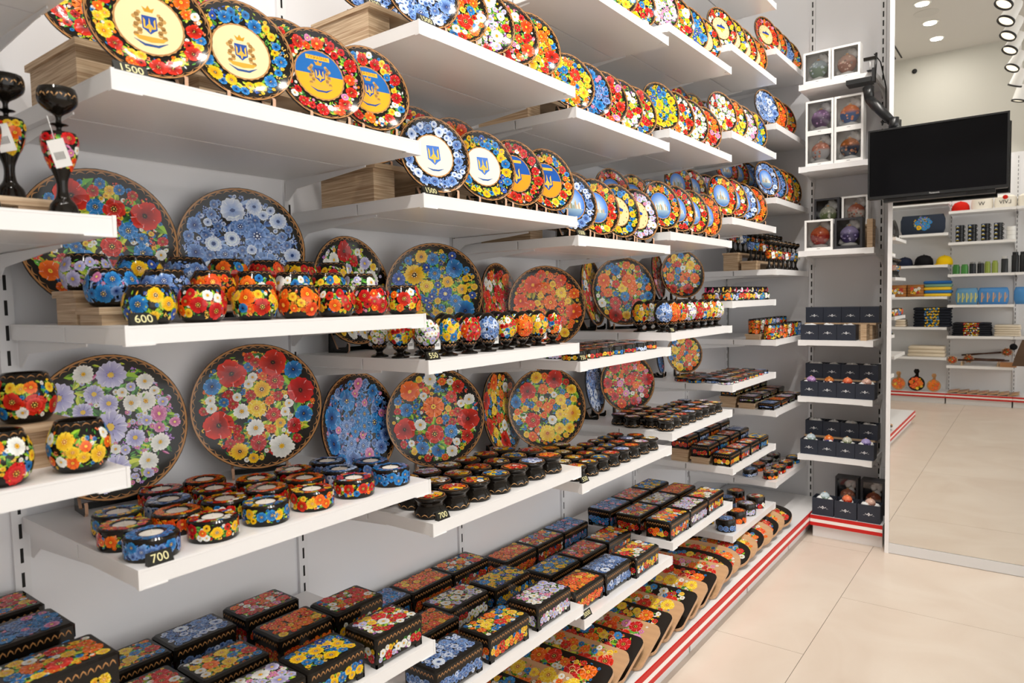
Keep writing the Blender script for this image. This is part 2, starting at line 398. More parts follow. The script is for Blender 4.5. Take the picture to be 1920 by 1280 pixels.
def arms(cv, r, rng):
    """emblem with supporters, crown and ribbon"""
    c = H('c39a5a'); d = H('a17a45')
    for q in (-1, 1):
        cv.up()
        for i in range(9):
            cv.disc(q*r*(.36+.08*math.sin(i*1.7)), r*(.28-.085*i), r*.085, c if i % 2 else d, 6)
        cv.disc(q*r*.3, r*.37, r*.07, c, 6)
    cv.up(); cv.poly([(-r*.12, r*.42), (r*.12, r*.42), (r*.19, r*.6), (r*.07, r*.53), (0, r*.66), (-r*.07, r*.53), (-r*.19, r*.6)], H('c9962e'))
    cv.up(); cv.poly([(-r*.5, -r*.42), (r*.5, -r*.42), (r*.36, -r*.56), (0, -r*.62), (-r*.36, -r*.56)], H('d8a640'))
    cv.up(); cv.curl([(-r*.5, -r*.56), (-r*.2, -r*.72), (r*.2, -r*.72), (r*.5, -r*.56)], r*.05, H('33528c'))
    shield(cv, 0, r*.02, r*.36, H('2a4f9c'), H('e9b83c'))

@cached
def plate_mesh(R, pal, kind, seed):
    rng = random.Random(seed); mb = MB()
    def hf(r): return np.where(r < .6*R, 0, (np.clip(r/R-.6, 0, 1)/.4)**1.5*.1*R)
    rs = [0.0005, .3*R, .58*R, .68*R, .8*R, .9*R, .97*R, R]
    prof = [(r, float(hf(r))) for r in rs]+[(R, .1*R-.004), (.72*R, -.004), (.5*R, -.009), (.0005, -.009)]
    mb.lathe(prof, 48, BLACK)
    cv = Canvas(); fn = lambda u, v: (np.stack([u, v, hf(np.hypot(u, v))], 1), np.tile([0, 0, 1.], (len(u), 1)))
    cv.ring(.965*R, .99*R, GOLD, 64); cv.up(); scallops(cv, .925*R, max(26, int(R*300)), .03*R)
    if kind == 'full':
        rm = .9*R
        fill(cv, lambda x, y: math.hypot(x, y) < rm*.985, (-rm, rm, -rm, rm), pal, rng,
             [(R*.21, 5), (R*.135, 12), (R*.08, 36)], 130, 260, R*.036)
    else:
        r0, r1 = .56*R, .9*R
        fill(cv, lambda x, y: r0*1.04 < math.hypot(x, y) < r1*.99, (-r1, r1, -r1, r1), pal, rng, [(R*.135, 11), (R*.085, 26)], 80, 160, R*.034)
        c = .53*R
        cv.up(); cv.ring(c, c*1.05, GOLD, 40); scallops(cv, c*1.02, 26, .02*R, GOLD2)
        cv.up()
        if kind == 'cream': cv.disc(0, 0, c, H('ecd9a8'), 40); arms(cv, c, rng)
        elif kind == 'flag':
            a = np.linspace(0, PI, 20); cv.poly(np.stack([c*np.cos(a), c*np.sin(a)], 1), H('2467b0')); cv.poly(np.stack([c*np.cos(a+PI), c*np.sin(a+PI)], 1), H('f2ac2c'))
            cv.up(); cv.poly([(-c*.5, c*.62), (c*.5, c*.62), (c*.5, c*.8), (-c*.5, c*.8)], H('eeb63a')); cv.up()
            v, f = text_geo('УКРАЇНА', c*.19); cv.poly(v[:, :2]+[0, c*.71], H('8a4a10'), f); arms(cv, c*.95, rng)
        elif kind == 'shield':
            cv.disc(0, 0, c, H('f3ead2'), 40); shield(cv, 0, c*.08, c*.55, H('4a78c8'), H('e8bf3e')); cv.up()
            cv.curl([(-c*.45, -c*.62), (-c*.15, -c*.72), (c*.15, -c*.72), (c*.45, -c*.62)], c*.05, H('3a5f9c'))
        elif kind == 'flagshield':
            a = np.linspace(0, PI, 20); cv.poly(np.stack([c*np.cos(a), c*np.sin(a)], 1), H('1f56a8')); cv.poly(np.stack([c*np.cos(a+PI), c*np.sin(a+PI)], 1), H('ef9a22'))
            shield(cv, 0, 0, c*.6, H('234f9e'), H('f0c040')); cv.up(); cv.poly([(-c*.5, c*.62), (c*.5, c*.62), (c*.5, c*.78), (-c*.5, c*.78)], H('eeb63a'))
        elif kind == 'clock':
            cv.disc(0, 0, c, H('e6cf9a'), 40); cv.up()
            for i in range(12): cv.disc(c*.84*math.sin(i*PI/6), c*.84*math.cos(i*PI/6), c*.045, H('4a3416'), 5)
            mp = [(-.6, .1), (-.45, .34), (-.1, .3), (.1, .44), (.35, .3), (.62, .18), (.55, 0)]; mq = [(.55, 0), (.35, -.22), (.12, -.18), (.2, -.42), (-.02, -.4), (-.12, -.16), (-.4, -.14), (-.6, .1)]
            cv.up(); cv.poly(np.array(mp)*c*.9, H('26479c')); cv.poly(np.array(mq)*c*.9, H('f0b428')); cv.up(); cv.curl([(0, 0), (c*.1, c*.3), (c*.2, c*.6)], c*.03, H('2a1c0c'))
        elif kind == 'city':
            cv.disc(0, 0, c, H('2f78d6'), 40, H('cfe4f6')); cv.up()
            g = [H('a8b4b8'), H('d8d2c4'), H('c2a07a'), H('8a9a80'), H('e6e2d8')]
            for i in range(17):
                x = c*(-.64+.08*i); w = c*.05; h = c*(rng.uniform(-.2, .12)+(.25 if i % 5 == 2 else 0)); col = g[rng.randrange(5)]
                cv.poly([(x-w, -c*.35), (x+w, -c*.35), (x+w, h), (x, h+c*(.22 if i % 5 == 2 else .05)), (x-w, h)], [col, col, col, H('e8c86a') if i % 5 == 2 else col, col]); cv.up()
            cv.poly([(-c*.86, -c*.35), (c*.86, -c*.35), (c*.55, -c*.8), (0, -c*.96), (-c*.55, -c*.8)], [H('9ab6c8'), H('9ab6c8'), H('3f6fa8'), H('2f5f98'), H('3f6fa8')])
    cv.paste(mb, fn, .0006, 5e-6)
    return mb.mesh('plate', 'lacquer')
PNAME = {'full': '', 'cream': 'cream crest, ', 'flag': 'flag crest, ', 'shield': 'white shield, ', 'flagshield': 'trident flag, ', 'clock': 'tan clock, ', 'city': 'city view, '}

@cached
def stand_mesh(w, d, hb, lip):
    """black easel: two hooked side pieces with pale edges and a cross bar; faces +x, rests on z=0"""
    mb = MB(); TAN = H('c9a184')
    prof = [(lip+.002, 0), (lip+.008, .006), (lip+.009, .024), (lip+.004, .028), (lip, .018), (.006, .010), (-.006, .010), (-hb*.34-.010, hb), (-hb*.34-.018, hb), (-d, .004), (-d, 0)]
    for s in (-1, 1):
        T = np.array([[1, 0, 0, 0], [0, 0, 1, s*w-.003], [0, 1, 0, 0], [0, 0, 0, 1.]])
        mb.prism(prof, 0, .006, H('14130f'), 0, T, TAN)
    mb.box(-d+.004, -d+.016, -w, w, .0, .012, H('14130f'))
    mb.box(-hb*.34-.016, -hb*.34-.0105, -w, w, hb*.86, hb*.97, H('14130f'))
    return mb.mesh('plate_stand', 'lacquer')

@cached
def box_body(L, D, Hh, pal, seed):
    rng = random.Random(seed); mb = MB(); hb = Hh*.62; t = .004
    mb.box(-D/2, D/2, -L/2, L/2, .009, hb, BLACK)
    for sx in (-1, 1):
        for sy in (-1, 1):
            for a, b in ((.02, t), (t, .02)):
                x = sorted((sx*D/2, sx*(D/2-a))); y = sorted((sy*L/2, sy*(L/2-b)))
                poly = [(x[0], y[0]), (x[1], y[0]), (x[1], y[1]), (x[0], y[1])]; mb.prism(poly, 0, .0095, BLACK)
    for side in ('x', 'y', 'Y'):
        w = L if side == 'x' else D; cv = Canvas(); m = .005
        fill(cv, lambda x, y: abs(x) < w/2-m and .012 < y < hb-.003, (-w/2+m, w/2-m, .012, hb-.003), pal, rng, [(.0105, int(w*80)), (.0065, int(w*150))], int(w*260), int(w*260), .0032)
        if side == 'x': fn = lambda u, v: (np.stack([np.full_like(u, D/2), u, v], 1), np.tile([1., 0, 0], (len(u), 1)))
        elif side == 'y': fn = lambda u, v: (np.stack([u, np.full_like(u, -L/2), v], 1), np.tile([0, -1., 0], (len(u), 1)))
        else: fn = lambda u, v: (np.stack([-u, np.full_like(u, L/2), v], 1), np.tile([0, 1., 0], (len(u), 1)))
        cv.paste(mb, fn, .0003)
    return mb.mesh('box_body', 'lacquer')
@cached
def box_lid(L, D, Hh, pal, seed):
    rng = random.Random(seed+77); mb = MB(); z0 = Hh*.62+.0006; z1 = Hh; o = .003
    mb.bevbox(-D/2-o, D/2+o, -L/2-o, L/2+o, z0, z1, .0045, BLACK)
    for side in ('x', 'y'):
        w = (L if side == 'x' else D); cv = Canvas(); stroke_row(cv, -w/2+.004, w/2-.004, (z0+z1)/2-.002, (z1-z0)*.3, int(w/.011), GOLD)
        if side == 'x': fn = lambda u, v: (np.stack([np.full_like(u, D/2+o), u, v], 1), np.tile([1., 0, 0], (len(u), 1)))
        else: fn = lambda u, v: (np.stack([u, np.full_like(u, -L/2-o), v], 1), np.tile([0, -1., 0], (len(u), 1)))
        cv.paste(mb, fn, .0003)
    cv = Canvas(); m = .007
    fill(cv, lambda x, y: abs(x) < D/2-m and abs(y) < L/2-m, (-D/2+m, D/2-m, -L/2+m, L/2-m), pal, rng, [(D*.17, 4), (D*.11, 10), (D*.065, 30)], 90, 170, .0034)
    cv.paste(mb, lambda u, v: (np.stack([u, v, np.full_like(u, z1)], 1), np.tile([0, 0, 1.], (len(u), 1))), .0003)
    return mb.mesh('box_lid', 'lacquer')

def turned(prof):
    """r(z) and slope of a turned outer profile given as [(r,z)] rising in z"""
    z = np.array([p[1] for p in prof]); r = np.array([p[0] for p in prof])
    return lambda q: np.interp(q, z, r)
def wrap_fn(rz):
    """u = arc angle (rad), v = height"""
    def fn(u, v):
        r = rz(v); e = .0015; dr = (rz(v+e)-rz(v-e))/(2*e)
        N = np.stack([np.cos(u), np.sin(u), -dr], 1); N /= np.linalg.norm(N, axis=1)[:, None]
        return np.stack([r*np.cos(u), r*np.sin(u), v], 1), N
    return fn
class Wrapped(Canvas):
    """canvas in metres around a body of mean radius R: x = arc length"""
    def __init__(s, R): super().__init__(); s.R = R
    def onto(s, mb, rz, off=.0007):
        f = wrap_fn(rz); R = s.R
        s.paste(mb, lambda u, v: f(u/R, v), off, 4e-6, 0, True)

def spline(pts, n=4):
    """Catmull-Rom through (r,z) points"""
    P = [np.array(p, float) for p in pts]; P = [2*P[0]-P[1]]+P+[2*P[-1]-P[-2]]; out = []
    for i in range(1, len(P)-2):
        for j in range(n):
            t = j/n; a, b, c, d = P[i-1], P[i], P[i+1], P[i+2]
            out.append(.5*((2*b)+(c-a)*t+(2*a-5*b+4*c-d)*t*t+(3*b-a-3*c+d)*t**3))
    out.append(P[-2]); return [(max(float(q[0]), .0004), float(q[1])) for q in out]

@cached
def pot_mesh(R, Hh, pal, seed):
    rng = random.Random(seed); mb = MB()
    side = spline([(R*.66, 0), (R*.86, Hh*.12), (R, Hh*.42), (R*.97, Hh*.66), (R*.8, Hh*.9), (R*.74, Hh*.985), (R*.71, Hh)])
    mb.lathe([(.0004, 0)]+side, 36, BLACK); mb.lathe([(R*.71, Hh), (R*.62, Hh*.985), (R*.64, Hh*.7), (R*.5, Hh*.45), (.0004, Hh*.42)], 36, H('1d1712'))
    rz = turned(side); cv = Wrapped(R); w = PI*R
    stroke_row(cv, -w, w, Hh*.93, Hh*.05, 16, GOLD)
    fill(cv, lambda x, y: Hh*.12 < y < Hh*.86, (-w, w, Hh*.12, Hh*.86), pal, rng, [(R*.36, 9), (R*.22, 20)], 90, 130, R*.075)
    cv.onto(mb, rz, .0009); return mb.mesh('pot', 'lacquer')

@cached
def holder_mesh(R, Hh, pal, seed):
    rng = random.Random(seed); mb = MB(); r = .0205
    mb.lathe([(.0004, 0), (R*.97, 0), (R, .002), (R, Hh-.003), (R-.003, Hh), (r, Hh), (r, Hh-.016), (.0004, Hh-.016)], 40, BLACK)
    cv = Wrapped(R); w = PI*R
    fill(cv, lambda x, y: .006 < y < Hh-.005, (-w, w, .006, Hh-.005), pal, rng, [(R*.24, 12), (R*.15, 26)], 80, 110, .0033)
    cv.onto(mb, lambda v: np.full_like(np.asarray(v, float), R), .0007)
    cv = Canvas(); fill(cv, lambda x, y: r+.003 < math.hypot(x, y) < R-.004, (-R, R, -R, R), pal, rng, [(.0075, 12), (.005, 18)], 60, 80, .003)
    cv.paste(mb, lambda u, v: (np.stack([u, v, np.full_like(u, Hh)], 1), np.tile([0, 0, 1.], (len(u), 1))), .0003)
    return mb.mesh('holder', 'lacquer')
@cached
def cup_mesh(R, Hh, pal, seed):
    rng = random.Random(seed); mb = MB(); mb.lathe([(.0004, 0), (R*.97, 0), (R, .002), (R, Hh), (R*.9, Hh), (R*.9, .006), (.0004, .006)], 28, BLACK); cv = Wrapped(R); w = PI*R
    fill(cv, lambda x, y: .004 < y < Hh-.006, (-w, w, .004, Hh-.006), pal, rng, [(R*.38, 10), (R*.24, 24)], 80, 110, .0038); cv.onto(mb, lambda v: np.full_like(np.asarray(v, float), R), .0007); return mb.mesh('painted_cup', 'lacquer')
@cached
def tealight_meshes(_):
    a = MB().lathe([(.0004, 0), (.0192, 0), (.0192, .0145), (.0184, .0145), (.0184, .0125)], 28, H('d8d8d8'))
    b = MB().lathe([(.0184, .0126), (.012, .0138), (.004, .0134), (.0004, .0134)], 28, WHITE); c = MB().tube([(0, 0, .013), (.0005, 0, .017), (.001, .0005, .0205)], .0006, 6, H('e8e0d0'))
    return a.mesh('candle_cup', 'chrome'), b.mesh('wax', 'wax'), c.mesh('wick', 'matte')

@cached
def trinket_meshes(R, Hh, pal, seed, flat):
    rng = random.Random(seed); mb = MB(); hb = Hh*.55
    side = spline([(R*.93, 0), (R, Hh*.1), (R*.97, Hh*.3), (R*.8, hb)]) if not flat else [(R*.95, 0), (R, .002), (R, hb)]
    mb.lathe([(.0004, 0)]+side+[(.0004, hb)], 32, BLACK)
    cv = Wrapped(R); w = PI*R
    if flat: fill(cv, lambda x, y: .003 < y < hb-.001, (-w, w, .003, hb-.001), pal, rng, [(hb*.42, 18), (hb*.28, 18)], 40, 30, .003)
    else: stroke_row(cv, -w, w, Hh*.17, Hh*.11, 13, GOLD2)
    cv.onto(mb, turned(side), .0006); body = mb.mesh('trinket_body', 'lacquer')
    mb = MB(); s2 = spline([(R*.8, hb+.0005), (R*.84, Hh*.7), (R*.99, Hh*.85), (R*.98, Hh*.92), (R*.8, Hh*.985), (R*.4, Hh)]) if not flat else [(R*1.01, hb+.0005), (R*1.01, Hh-.003), (R*.97, Hh)]
    mb.lathe(s2+[(.0004, Hh)], 32, BLACK); mb.lathe([(R*.78, hb+.0005), (.0004, hb+.0005)], 32, BLACK)
    cv = Canvas(); cv.ring(R*.86, R*.9, GOLD, 32)
    fill(cv, lambda x, y: math.hypot(x, y) < R*.76, (-R*.8, R*.8, -R*.8, R*.8), pal, rng, [(R*.28, 3), (R*.18, 7), (R*.11, 14)], 44, 60, R*.065)
    rr = turned([(q[0], q[1]) for q in s2])
    zz = np.array([Hh*1.0, Hh*.998, Hh*.96]) if not flat else np.array([Hh]*3)
    cv.paste(mb, lambda u, v: (np.stack([u, v, np.interp(np.hypot(u, v), [0, R*.4, R*.9], zz)], 1), np.tile([0, 0, 1.], (len(u), 1))), .0009 if not flat else .0003)
    return body, mb.mesh('trinket_lid', 'lacquer')

@cached
def egg_meshes(pal, seed):
    rng = random.Random(seed); R, Hh, z0 = .030, .078, .027; mb = MB()
    t = np.linspace(0, PI, 17); side = [(max(.0004, R*math.sin(q)*(1+.16*math.cos(q))), z0+Hh/2*(1-math.cos(q))) for q in t]
    mb.lathe(side, 32, BLACK); mid = z0+Hh*.47; cv = Wrapped(R)
    fill(cv, lambda x, y: ((x-0)/.04)**2+((y-mid)/(Hh*.4))**2 < 1, (-.04, .04, mid-Hh*.4, mid+Hh*.4), pal, rng, [(.0105, 5), (.0065, 14)], 60, 90, .0034)
    cv.onto(mb, turned(side), .0008); egg = mb.mesh('egg', 'lacquer')
    mb = MB(); mb.lathe(spline([(.022, 0), (.021, .004), (.0095, .009), (.0085, .015), (.016, .022), (.0195, .031)])+[(.0175, .031), (.014, .0275), (.0004, .0265)], 24, BLACK)
    mb.lathe([(.0004, 0), (.022, 0)], 24, BLACK)
    cv = Wrapped(.018); stroke_row(cv, -PI*.018, PI*.018, .0265, .006, 12, GOLD); cv.onto(mb, turned([(.0085, .015), (.016, .022), (.0195, .031)]), .0004)
    return egg, mb.mesh('pedestal', 'lacquer')

@cached
def goblet_mesh(pal, seed):
    rng = random.Random(seed); mb = MB()
    low = spline([(.021, 0), (.0205, .006), (.017, .018), (.009, .030), (.0075, .050), (.013, .068), (.021, .090), (.0245, .112), (.022, .124)])
    top = spline([(.022, .124), (.0055, .127), (.0045, .134), (.013, .137), (.0045, .140), (.005, .150), (.016, .158), (.0255, .168), (.0265, .182), (.024, .190)])
    mb.lathe([(.0004, 0)]+low, 30, BLACK); mb.lathe(top+[(.0215, .190), (.022, .178), (.014, .164), (.0004, .162)], 30, BLACK)
    cv = Wrapped(.021); w = PI*.021
    fill(cv, lambda x, y: .07 < y < .12, (-w, w, .07, .12), pal, rng, [(.0095, 9), (.006, 14)], 60, 70, .0032); cv.onto(mb, turned(low), .0008)
    cv = Wrapped(.0255); w = PI*.0255; stroke_row(cv, -w, w, .176, .006, 14, GOLD2); cv.onto(mb, turned([(.0255, .166), (.0262, .176), (.0255, .187)]), .0006)
    return mb.mesh('candlestick', 'lacquer')
@cached
def paper_tag(w, h):
    mb = MB(); mb.box(-.0004, .0004, -w/2, w/2, -h, 0, H('f2f2f0'))
    for i in range(7): mb.box(.0004, .0006, -w*.32+i*w*.09, -w*.32+i*w*.09+w*.04, -h*.72, -h*.45, H('303030'))
    mb.tube([(0, 0, 0), (-.004, 0, .02), (-.008, 0, .035)], .0005, 5, H('f5f5f5')); return mb.mesh('paper_tag', 'card')

@cached
def board_mesh(kind, pal, seed):
    """board lying in xy: x from 0 (grip end) back to -L; painted face +z"""
    rng = random.Random(seed); mb = MB(); L, Wd, t = .36, .2, .014; w = Wd/2
    WD = H('c99f76')
    if kind == 'oval':
        a = np.linspace(0, 2*PI, 40, endpoint=False); out = [(-L/2+L/2*math.copysign(abs(math.cos(q))**.7, math.cos(q)), w*math.copysign(abs(math.sin(q))**.8, math.sin(q))) for q in a]
    elif kind == 'wave':
        out = [(-L, -w), (-.09, -w), (-.055, -w*.86), (-.03, -w*.8), (-.012, -w*.62), (-.02, -w*.42), (-.004, -w*.25), (0, 0), (-.004, w*.25), (-.02, w*.42), (-.012, w*.62), (-.03, w*.8), (-.055, w*.86), (-.09, w), (-L, w)]
    else:
        out = []
        for cx, cy, a0 in ((-.03, -w+.03, -90), (-.03, w-.03, 0), (-L+.03, w-.03, 90), (-L+.03, -w+.03, 180)):
            out += [(cx+.03*math.cos(math.radians(a0+k*22.5)), cy+.03*math.sin(math.radians(a0+k*22.5))) for k in range(5)]
    dark = kind == 'black' or kind in ('oval', 'wave') and seed % 2 == 0
    mb.prism(out, 0, t, BLACK if dark else WD, 0, None, WD)
    cv = Canvas(); m = .02
    if kind == 'oval': ins = lambda x, y: ((x+L/2)/(L/2-m))**2+(y/(w-m))**2 < 1
    else: ins = lambda x, y: -L+m < x < -.045 and abs(y) < w-m*.55
    fill(cv, ins, (-L, 0, -w, w), pal, rng, [(.027, 8), (.018, 12), (.011, 34)], 120, 170, .0055)
    for i in range(6):
        x, y = rng.uniform(-.16, -.06), rng.uniform(-w*.6, w*.6); q = np.linspace(0, 4.6, 9); r = rng.uniform(.012, .02); cv.up()
        if ins(x-r, y) and ins(x+r, y): cv.curl([(x+r*(1-.1*a)*math.cos(a), y+r*(1-.1*a)*math.sin(a)) for a in q], .0014, H('f2d79a'))
    cv.paste(mb, lambda u, v: (np.stack([u, v, np.full_like(u, t)], 1), np.tile([0, 0, 1.], (len(u), 1))), .0003)
    return mb.mesh('board', 'wood')

@cached
def tag_meshes(txt):
    mb = MB(); w = .0105*len(txt)+.010; h = .020
    mb.add([(0, -w/2, 0), (.012, -w/2, 0), (.002, -w/2, h), (0, w/2, 0), (.012, w/2, 0), (.002, w/2, h)], [(0, 1, 2), (3, 5, 4), (0, 3, 4, 1), (1, 4, 5, 2), (0, 2, 5, 3)], H('16150f'))
    a = mb.mesh('tag_block', 'card'); v, f = text_geo(txt, .0195)
    s = math.atan2(.010, h); X = np.stack([.0073-v[:, 1]*math.sin(s), v[:, 0], h*.48+v[:, 1]*math.cos(s)], 1)+np.array([math.cos(s), 0, math.sin(s)])*.0004
    return a, MB().add(X, f, H('f0e9b0')).mesh('tag_digits', 'card')

# ------------------------------------------------------------------ goods: things
def put_plate(R, pal, kind, seed, base, az, lean, label, group, hstand=None):
    """plate leaning on its own easel; base = point on the shelf under the plate's lowest edge"""
    n = Vector((math.cos(az)*math.cos(lean), math.sin(az)*math.cos(lean), math.sin(lean)))
    x = Vector((-math.sin(az), math.cos(az), 0)); y = n.cross(x)
    bx, by, bz = base; zb = bz+.0155
    c = Vector((bx, by, zb))+y*R+n*.010
    me = plate_mesh(round(R, 4), pal, kind, seed)
    o = link('decorative_plate', me, mat4=Matrix(((x.x, y.x, n.x, c.x), (x.y, y.y, n.y, c.y), (x.z, y.z, n.z, c.z), (0, 0, 0, 1)))); tag(o, label, 'plate', group)
    hs = min(.06, R*.36); s = link('plate_stand', stand_mesh(round(R*.42, 3), round(hs*.34+.02, 3), round(hs, 3), round(.1*R+.0135, 3)), loc=(bx, by, bz), rot=(0, 0, az))
    tag(s, 'black easel under the '+label.split(',')[0], 'plate stand', group.replace('plates', 'stands for plates')); return o, s
def put_box(L, D, Hh, pal, seed, loc, label, group, rz=0.):
    r = link('jewellery_box', None, loc=loc, rot=(0, 0, rz)); r.empty_display_size = .02; tag(r, label, 'box', group)
    link('body', box_body(L, D, Hh, pal, seed), r); link('lid', box_lid(L, D, Hh, pal, seed), r); return r
def put_trinket(R, Hh, pal, seed, loc, label, group, flat=False, rz=0., sx=1., name='trinket_box'):
    r = link(name, None, loc=loc, rot=(0, 0, rz), scale=(1, sx, 1)); r.empty_display_size = .02; tag(r, label, 'box', group)
    a, b = trinket_meshes(R, Hh, pal, seed, flat); link('body', a, r); link('lid', b, r); return r
def put_egg(pal, seed, loc, label, group, az, ptag=False, s=1.):
    r = link('decorative_egg', None, loc=loc, rot=(0, 0, az), scale=s); r.empty_display_size = .02; tag(r, label, 'egg', group)
    a, b = egg_meshes(pal, seed); link('egg', a, r); link('pedestal', b, r)
    if ptag: link('price_label', paper_tag(.018, .028), r, (.012, -.031, .046), (0, 0, .5))
    return r
def put_goblet(pal, seed, loc, label, group, az, ptag=None, s=1.):
    r = link('candlestick', None, loc=loc, rot=(0, 0, az), scale=s); r.empty_display_size = .02; tag(r, label, 'candlestick', group)
    link('turned_body', goblet_mesh(pal, seed), r)
    if ptag is not None: link('price_label', paper_tag(.022, .04), r, (.032, ptag, .108), (.25, .12, .3))
    return r
def put_holder(pal, seed, loc, label, group, anchor):
    o = link('candle_holder', holder_mesh(.043, .038, pal, seed), loc=loc, rot=(0, 0, seed*1.3)); tag(o, label, 'candle holder', group)
    t = link('tealight', None, loc=(loc[0], loc[1], loc[2]+.0226)); t.empty_display_size = .01
    tag(t, 'white wax tealight set in the '+anchor, 'tealight', 'tealights in the painted holders')
    a, b, c = tealight_meshes(0); link('cup', a, t); w = link('wax', b, t); link('wick', c, w); return o
def put_tag(txt, loc, where, az=0.):
    r = link('price_tag', None, loc=loc, rot=(0, 0, az)); r.empty_display_size = .01; tag(r, f'small black price block reading {txt} {where}', 'price tag')
    a, b = tag_meshes(txt); link('block', a, r); link('digits', b, r); return r
def riser(x0, x1, y0, y1, z, h, label, grp='plywood risers on the shelves'):
    """plywood board on two plywood blocks"""
    r = link('plywood_riser', None, loc=((x0+x1)/2, (y0+y1)/2, z)); r.empty_display_size = .03; tag(r, label, 'riser', grp)
    dx, dy = (x1-x0)/2, (y1-y0)/2; t = .012
    link('board', MB().box(-dx, dx, -dy, dy, h-t, h).mesh('riser_board', 'ply'), r)
    me = MB().box(-dx*.9, dx*.9, -.035, .035, 0, h-t-.0003).mesh('riser_block', 'ply')
    link('block', me, r, (0, -dy+.04, 0)); link('block', me, r, (0, dy-.04, 0)); return r
# ------------------------------------------------------------------ the setting
W = .665; WALLX = -.508; YFAR = 3.99; YBACK = -2.65; ZC = 4.33; YMIR = 3.57
fl = struct(link('floor', MB().box(-.56, 6, -2.7, 4.1, -.06, -.0025, H('8f8478')).mesh('floor_slab', 'matte')))
k = 0
for cx in range(5):
    x0 = -.85+1.28*cx; off = 2.227 if cx % 2 == 0 else 2.85
    for r in range(-5, 3):
        y0 = off+1.283*r; y1 = y0+1.283; a, b, c, d = max(x0, -.505), min(x0+1.28, 6), max(y0, -2.649), min(y1, 4.05)
        if d-c < .05: continue
        link('tile', MB().box(a+.0012, b-.0012, c+.0012, d-.0012, -.0024, 0).mesh('tile', 'tile'), fl)
struct(link('ceiling', MB().box(-.56, 6, -2.7, 4.1, ZC, ZC+.1).mesh('ceiling', 'ceiling')))
wl = struct(link('wall_left', MB().box(-.62, -.522, -2.7, 4.1, 0, ZC).mesh('wall_left', 'wall')))
wf = struct(link('wall_far', MB().box(-.62, 6, YFAR+.014, YFAR+.1, 0, ZC).mesh('wall_far', 'wall')))
wb = struct(link('wall_back', MB().box(-.62, 6, YBACK-.1, YBACK-.014, 0, ZC).mesh('wall_back', 'wall')))
def panel(parent, a, b, axis, z0, z1):
    if axis == 'x': me = MB().box(-.522, WALLX-.004, a+.002, b-.002, z0+.001, z1-.001)
    elif axis == 'f': me = MB().box(a+.002, b-.002, YFAR+.001, YFAR+.014, z0+.001, z1-.001)
    else: me = MB().box(a+.002, b-.002, YBACK-.014, YBACK-.001, z0+.001, z1-.001)
    link('panel', me.mesh('panel', 'panel'), parent)
for kb in range(7):
    for z0, z1 in ((.0, 3.35),): panel(wl, (kb-1)*W, kb*W, 'x', z0, z1)
for a, b in ((-.5, .018), (.018, .394), (.394, .492)):
    for z0, z1 in ((.0, .36), (.36, 3.35)): panel(wf, a, b, 'f', z0, z1)
BX = [-.44, .225, .89, 1.555, 2.22]
for i in range(4): panel(wb, BX[i], BX[i+1], 'b', 0, 3.0)
def upright(parent, p, axis):
    """slotted shelf upright"""
    mb = MB(); w = .014; z0, z1 = .06, 3.3; c = H('e6e6e8'); d = H('1a1816'); n = int((z1-z0)/.05)
    if axis == 'x':
        mb.box(WALLX-.004, WALLX+.006, p-w, p+w, z0, z1, c)
        for i in range(n): mb.box(WALLX+.0062, WALLX+.0064, p-.0028, p+.0028, z0+.05*i+.01, z0+.05*i+.04, d)
    elif axis == 'f':
        mb.box(p-w, p+w, YFAR-.01, YFAR+.001, z0, z1, c)
        for i in range(n): mb.box(p-.0036, p+.0036, YFAR-.0104, YFAR-.0102, z0+.05*i+.01, z0+.05*i+.042, d)
    else:
        mb.box(p-w, p+w, YBACK-.001, YBACK+.01, z0, 3.0, c)
        for i in range(n-6): mb.box(p-.003, p+.003, YBACK+.0102, YBACK+.0104, z0+.05*i+.01, z0+.05*i+.04, d)
    link('upright', mb.mesh('upright', 'matte'), parent)
for kb in range(8): upright(wl, min((kb-1)*W, 3.972), 'x')
for p in (.018, .394): upright(wf, p, 'f')
for p in BX: upright(wb, p, 'b')

# mirror-clad column beside the far shelves
col = struct(link('wall_column', MB().box(.493, 2.4, YMIR+.012, YFAR+.014, 0, ZC).mesh('wall_column', 'wall')))
mir = link('wall_mirror', None, loc=(.493, YMIR, 0)); tag(mir, 'tall wall mirror with white edge strip and grey skirting reflecting the shop', 'mirror')
link('glass', MB().box(.0205, 1.9, .0, .0118, .0555, ZC).mesh('glass', 'mirror'), mir)
link('edge_strip', MB().box(0, .02, -.006, .0118, 0, ZC).mesh('edge_strip', 'metal_white'), mir)
link('skirting', MB().box(.0205, 1.9, -.004, .0118, .002, .054).mesh('skirting', 'alu'), mir)

# ------------------------------------------------------------------ shelves
def shelf_mesh(w, d, t=.03):
    """tray shelf: back edge at x=-d, front at 0, y centred; groove on the underside, end caps"""
    mb = MB(); b = w/2; c = H('f3f2f1')
    mb.box(-d, 0, -b, b, -.004, 0, c); mb.box(-d*.46, 0, -b, b, -t, -.0042, c); mb.box(-d, -d*.46-.006, -b, b, -t, -.0042, c)
    for s in (-1, 1):
        y = sorted((s*(b-.004), s*(b+.0012))); mb.box(-.002, .0022, *y, -t-.002, .001, c); y = sorted((s*b, s*(b-.045))); mb.box(-.012, .0018, *y, -t-.0022, -t-.0002, c)
    return mb
def bracket_mesh(d):
    mb = MB(); T = np.array([[1, 0, 0, 0], [0, 0, 1, -.0012], [0, 1, 0, 0], [0, 0, 0, 1.]])
    mb.prism([(-d, -.0325), (-d*.35, -.0325), (-d*.35, -.037), (-d+.05, -.058), (-d+.012, -.085), (-d, -.085)], 0, .0024, H('e8e8e8'), 0, T); return mb
_sm = {}
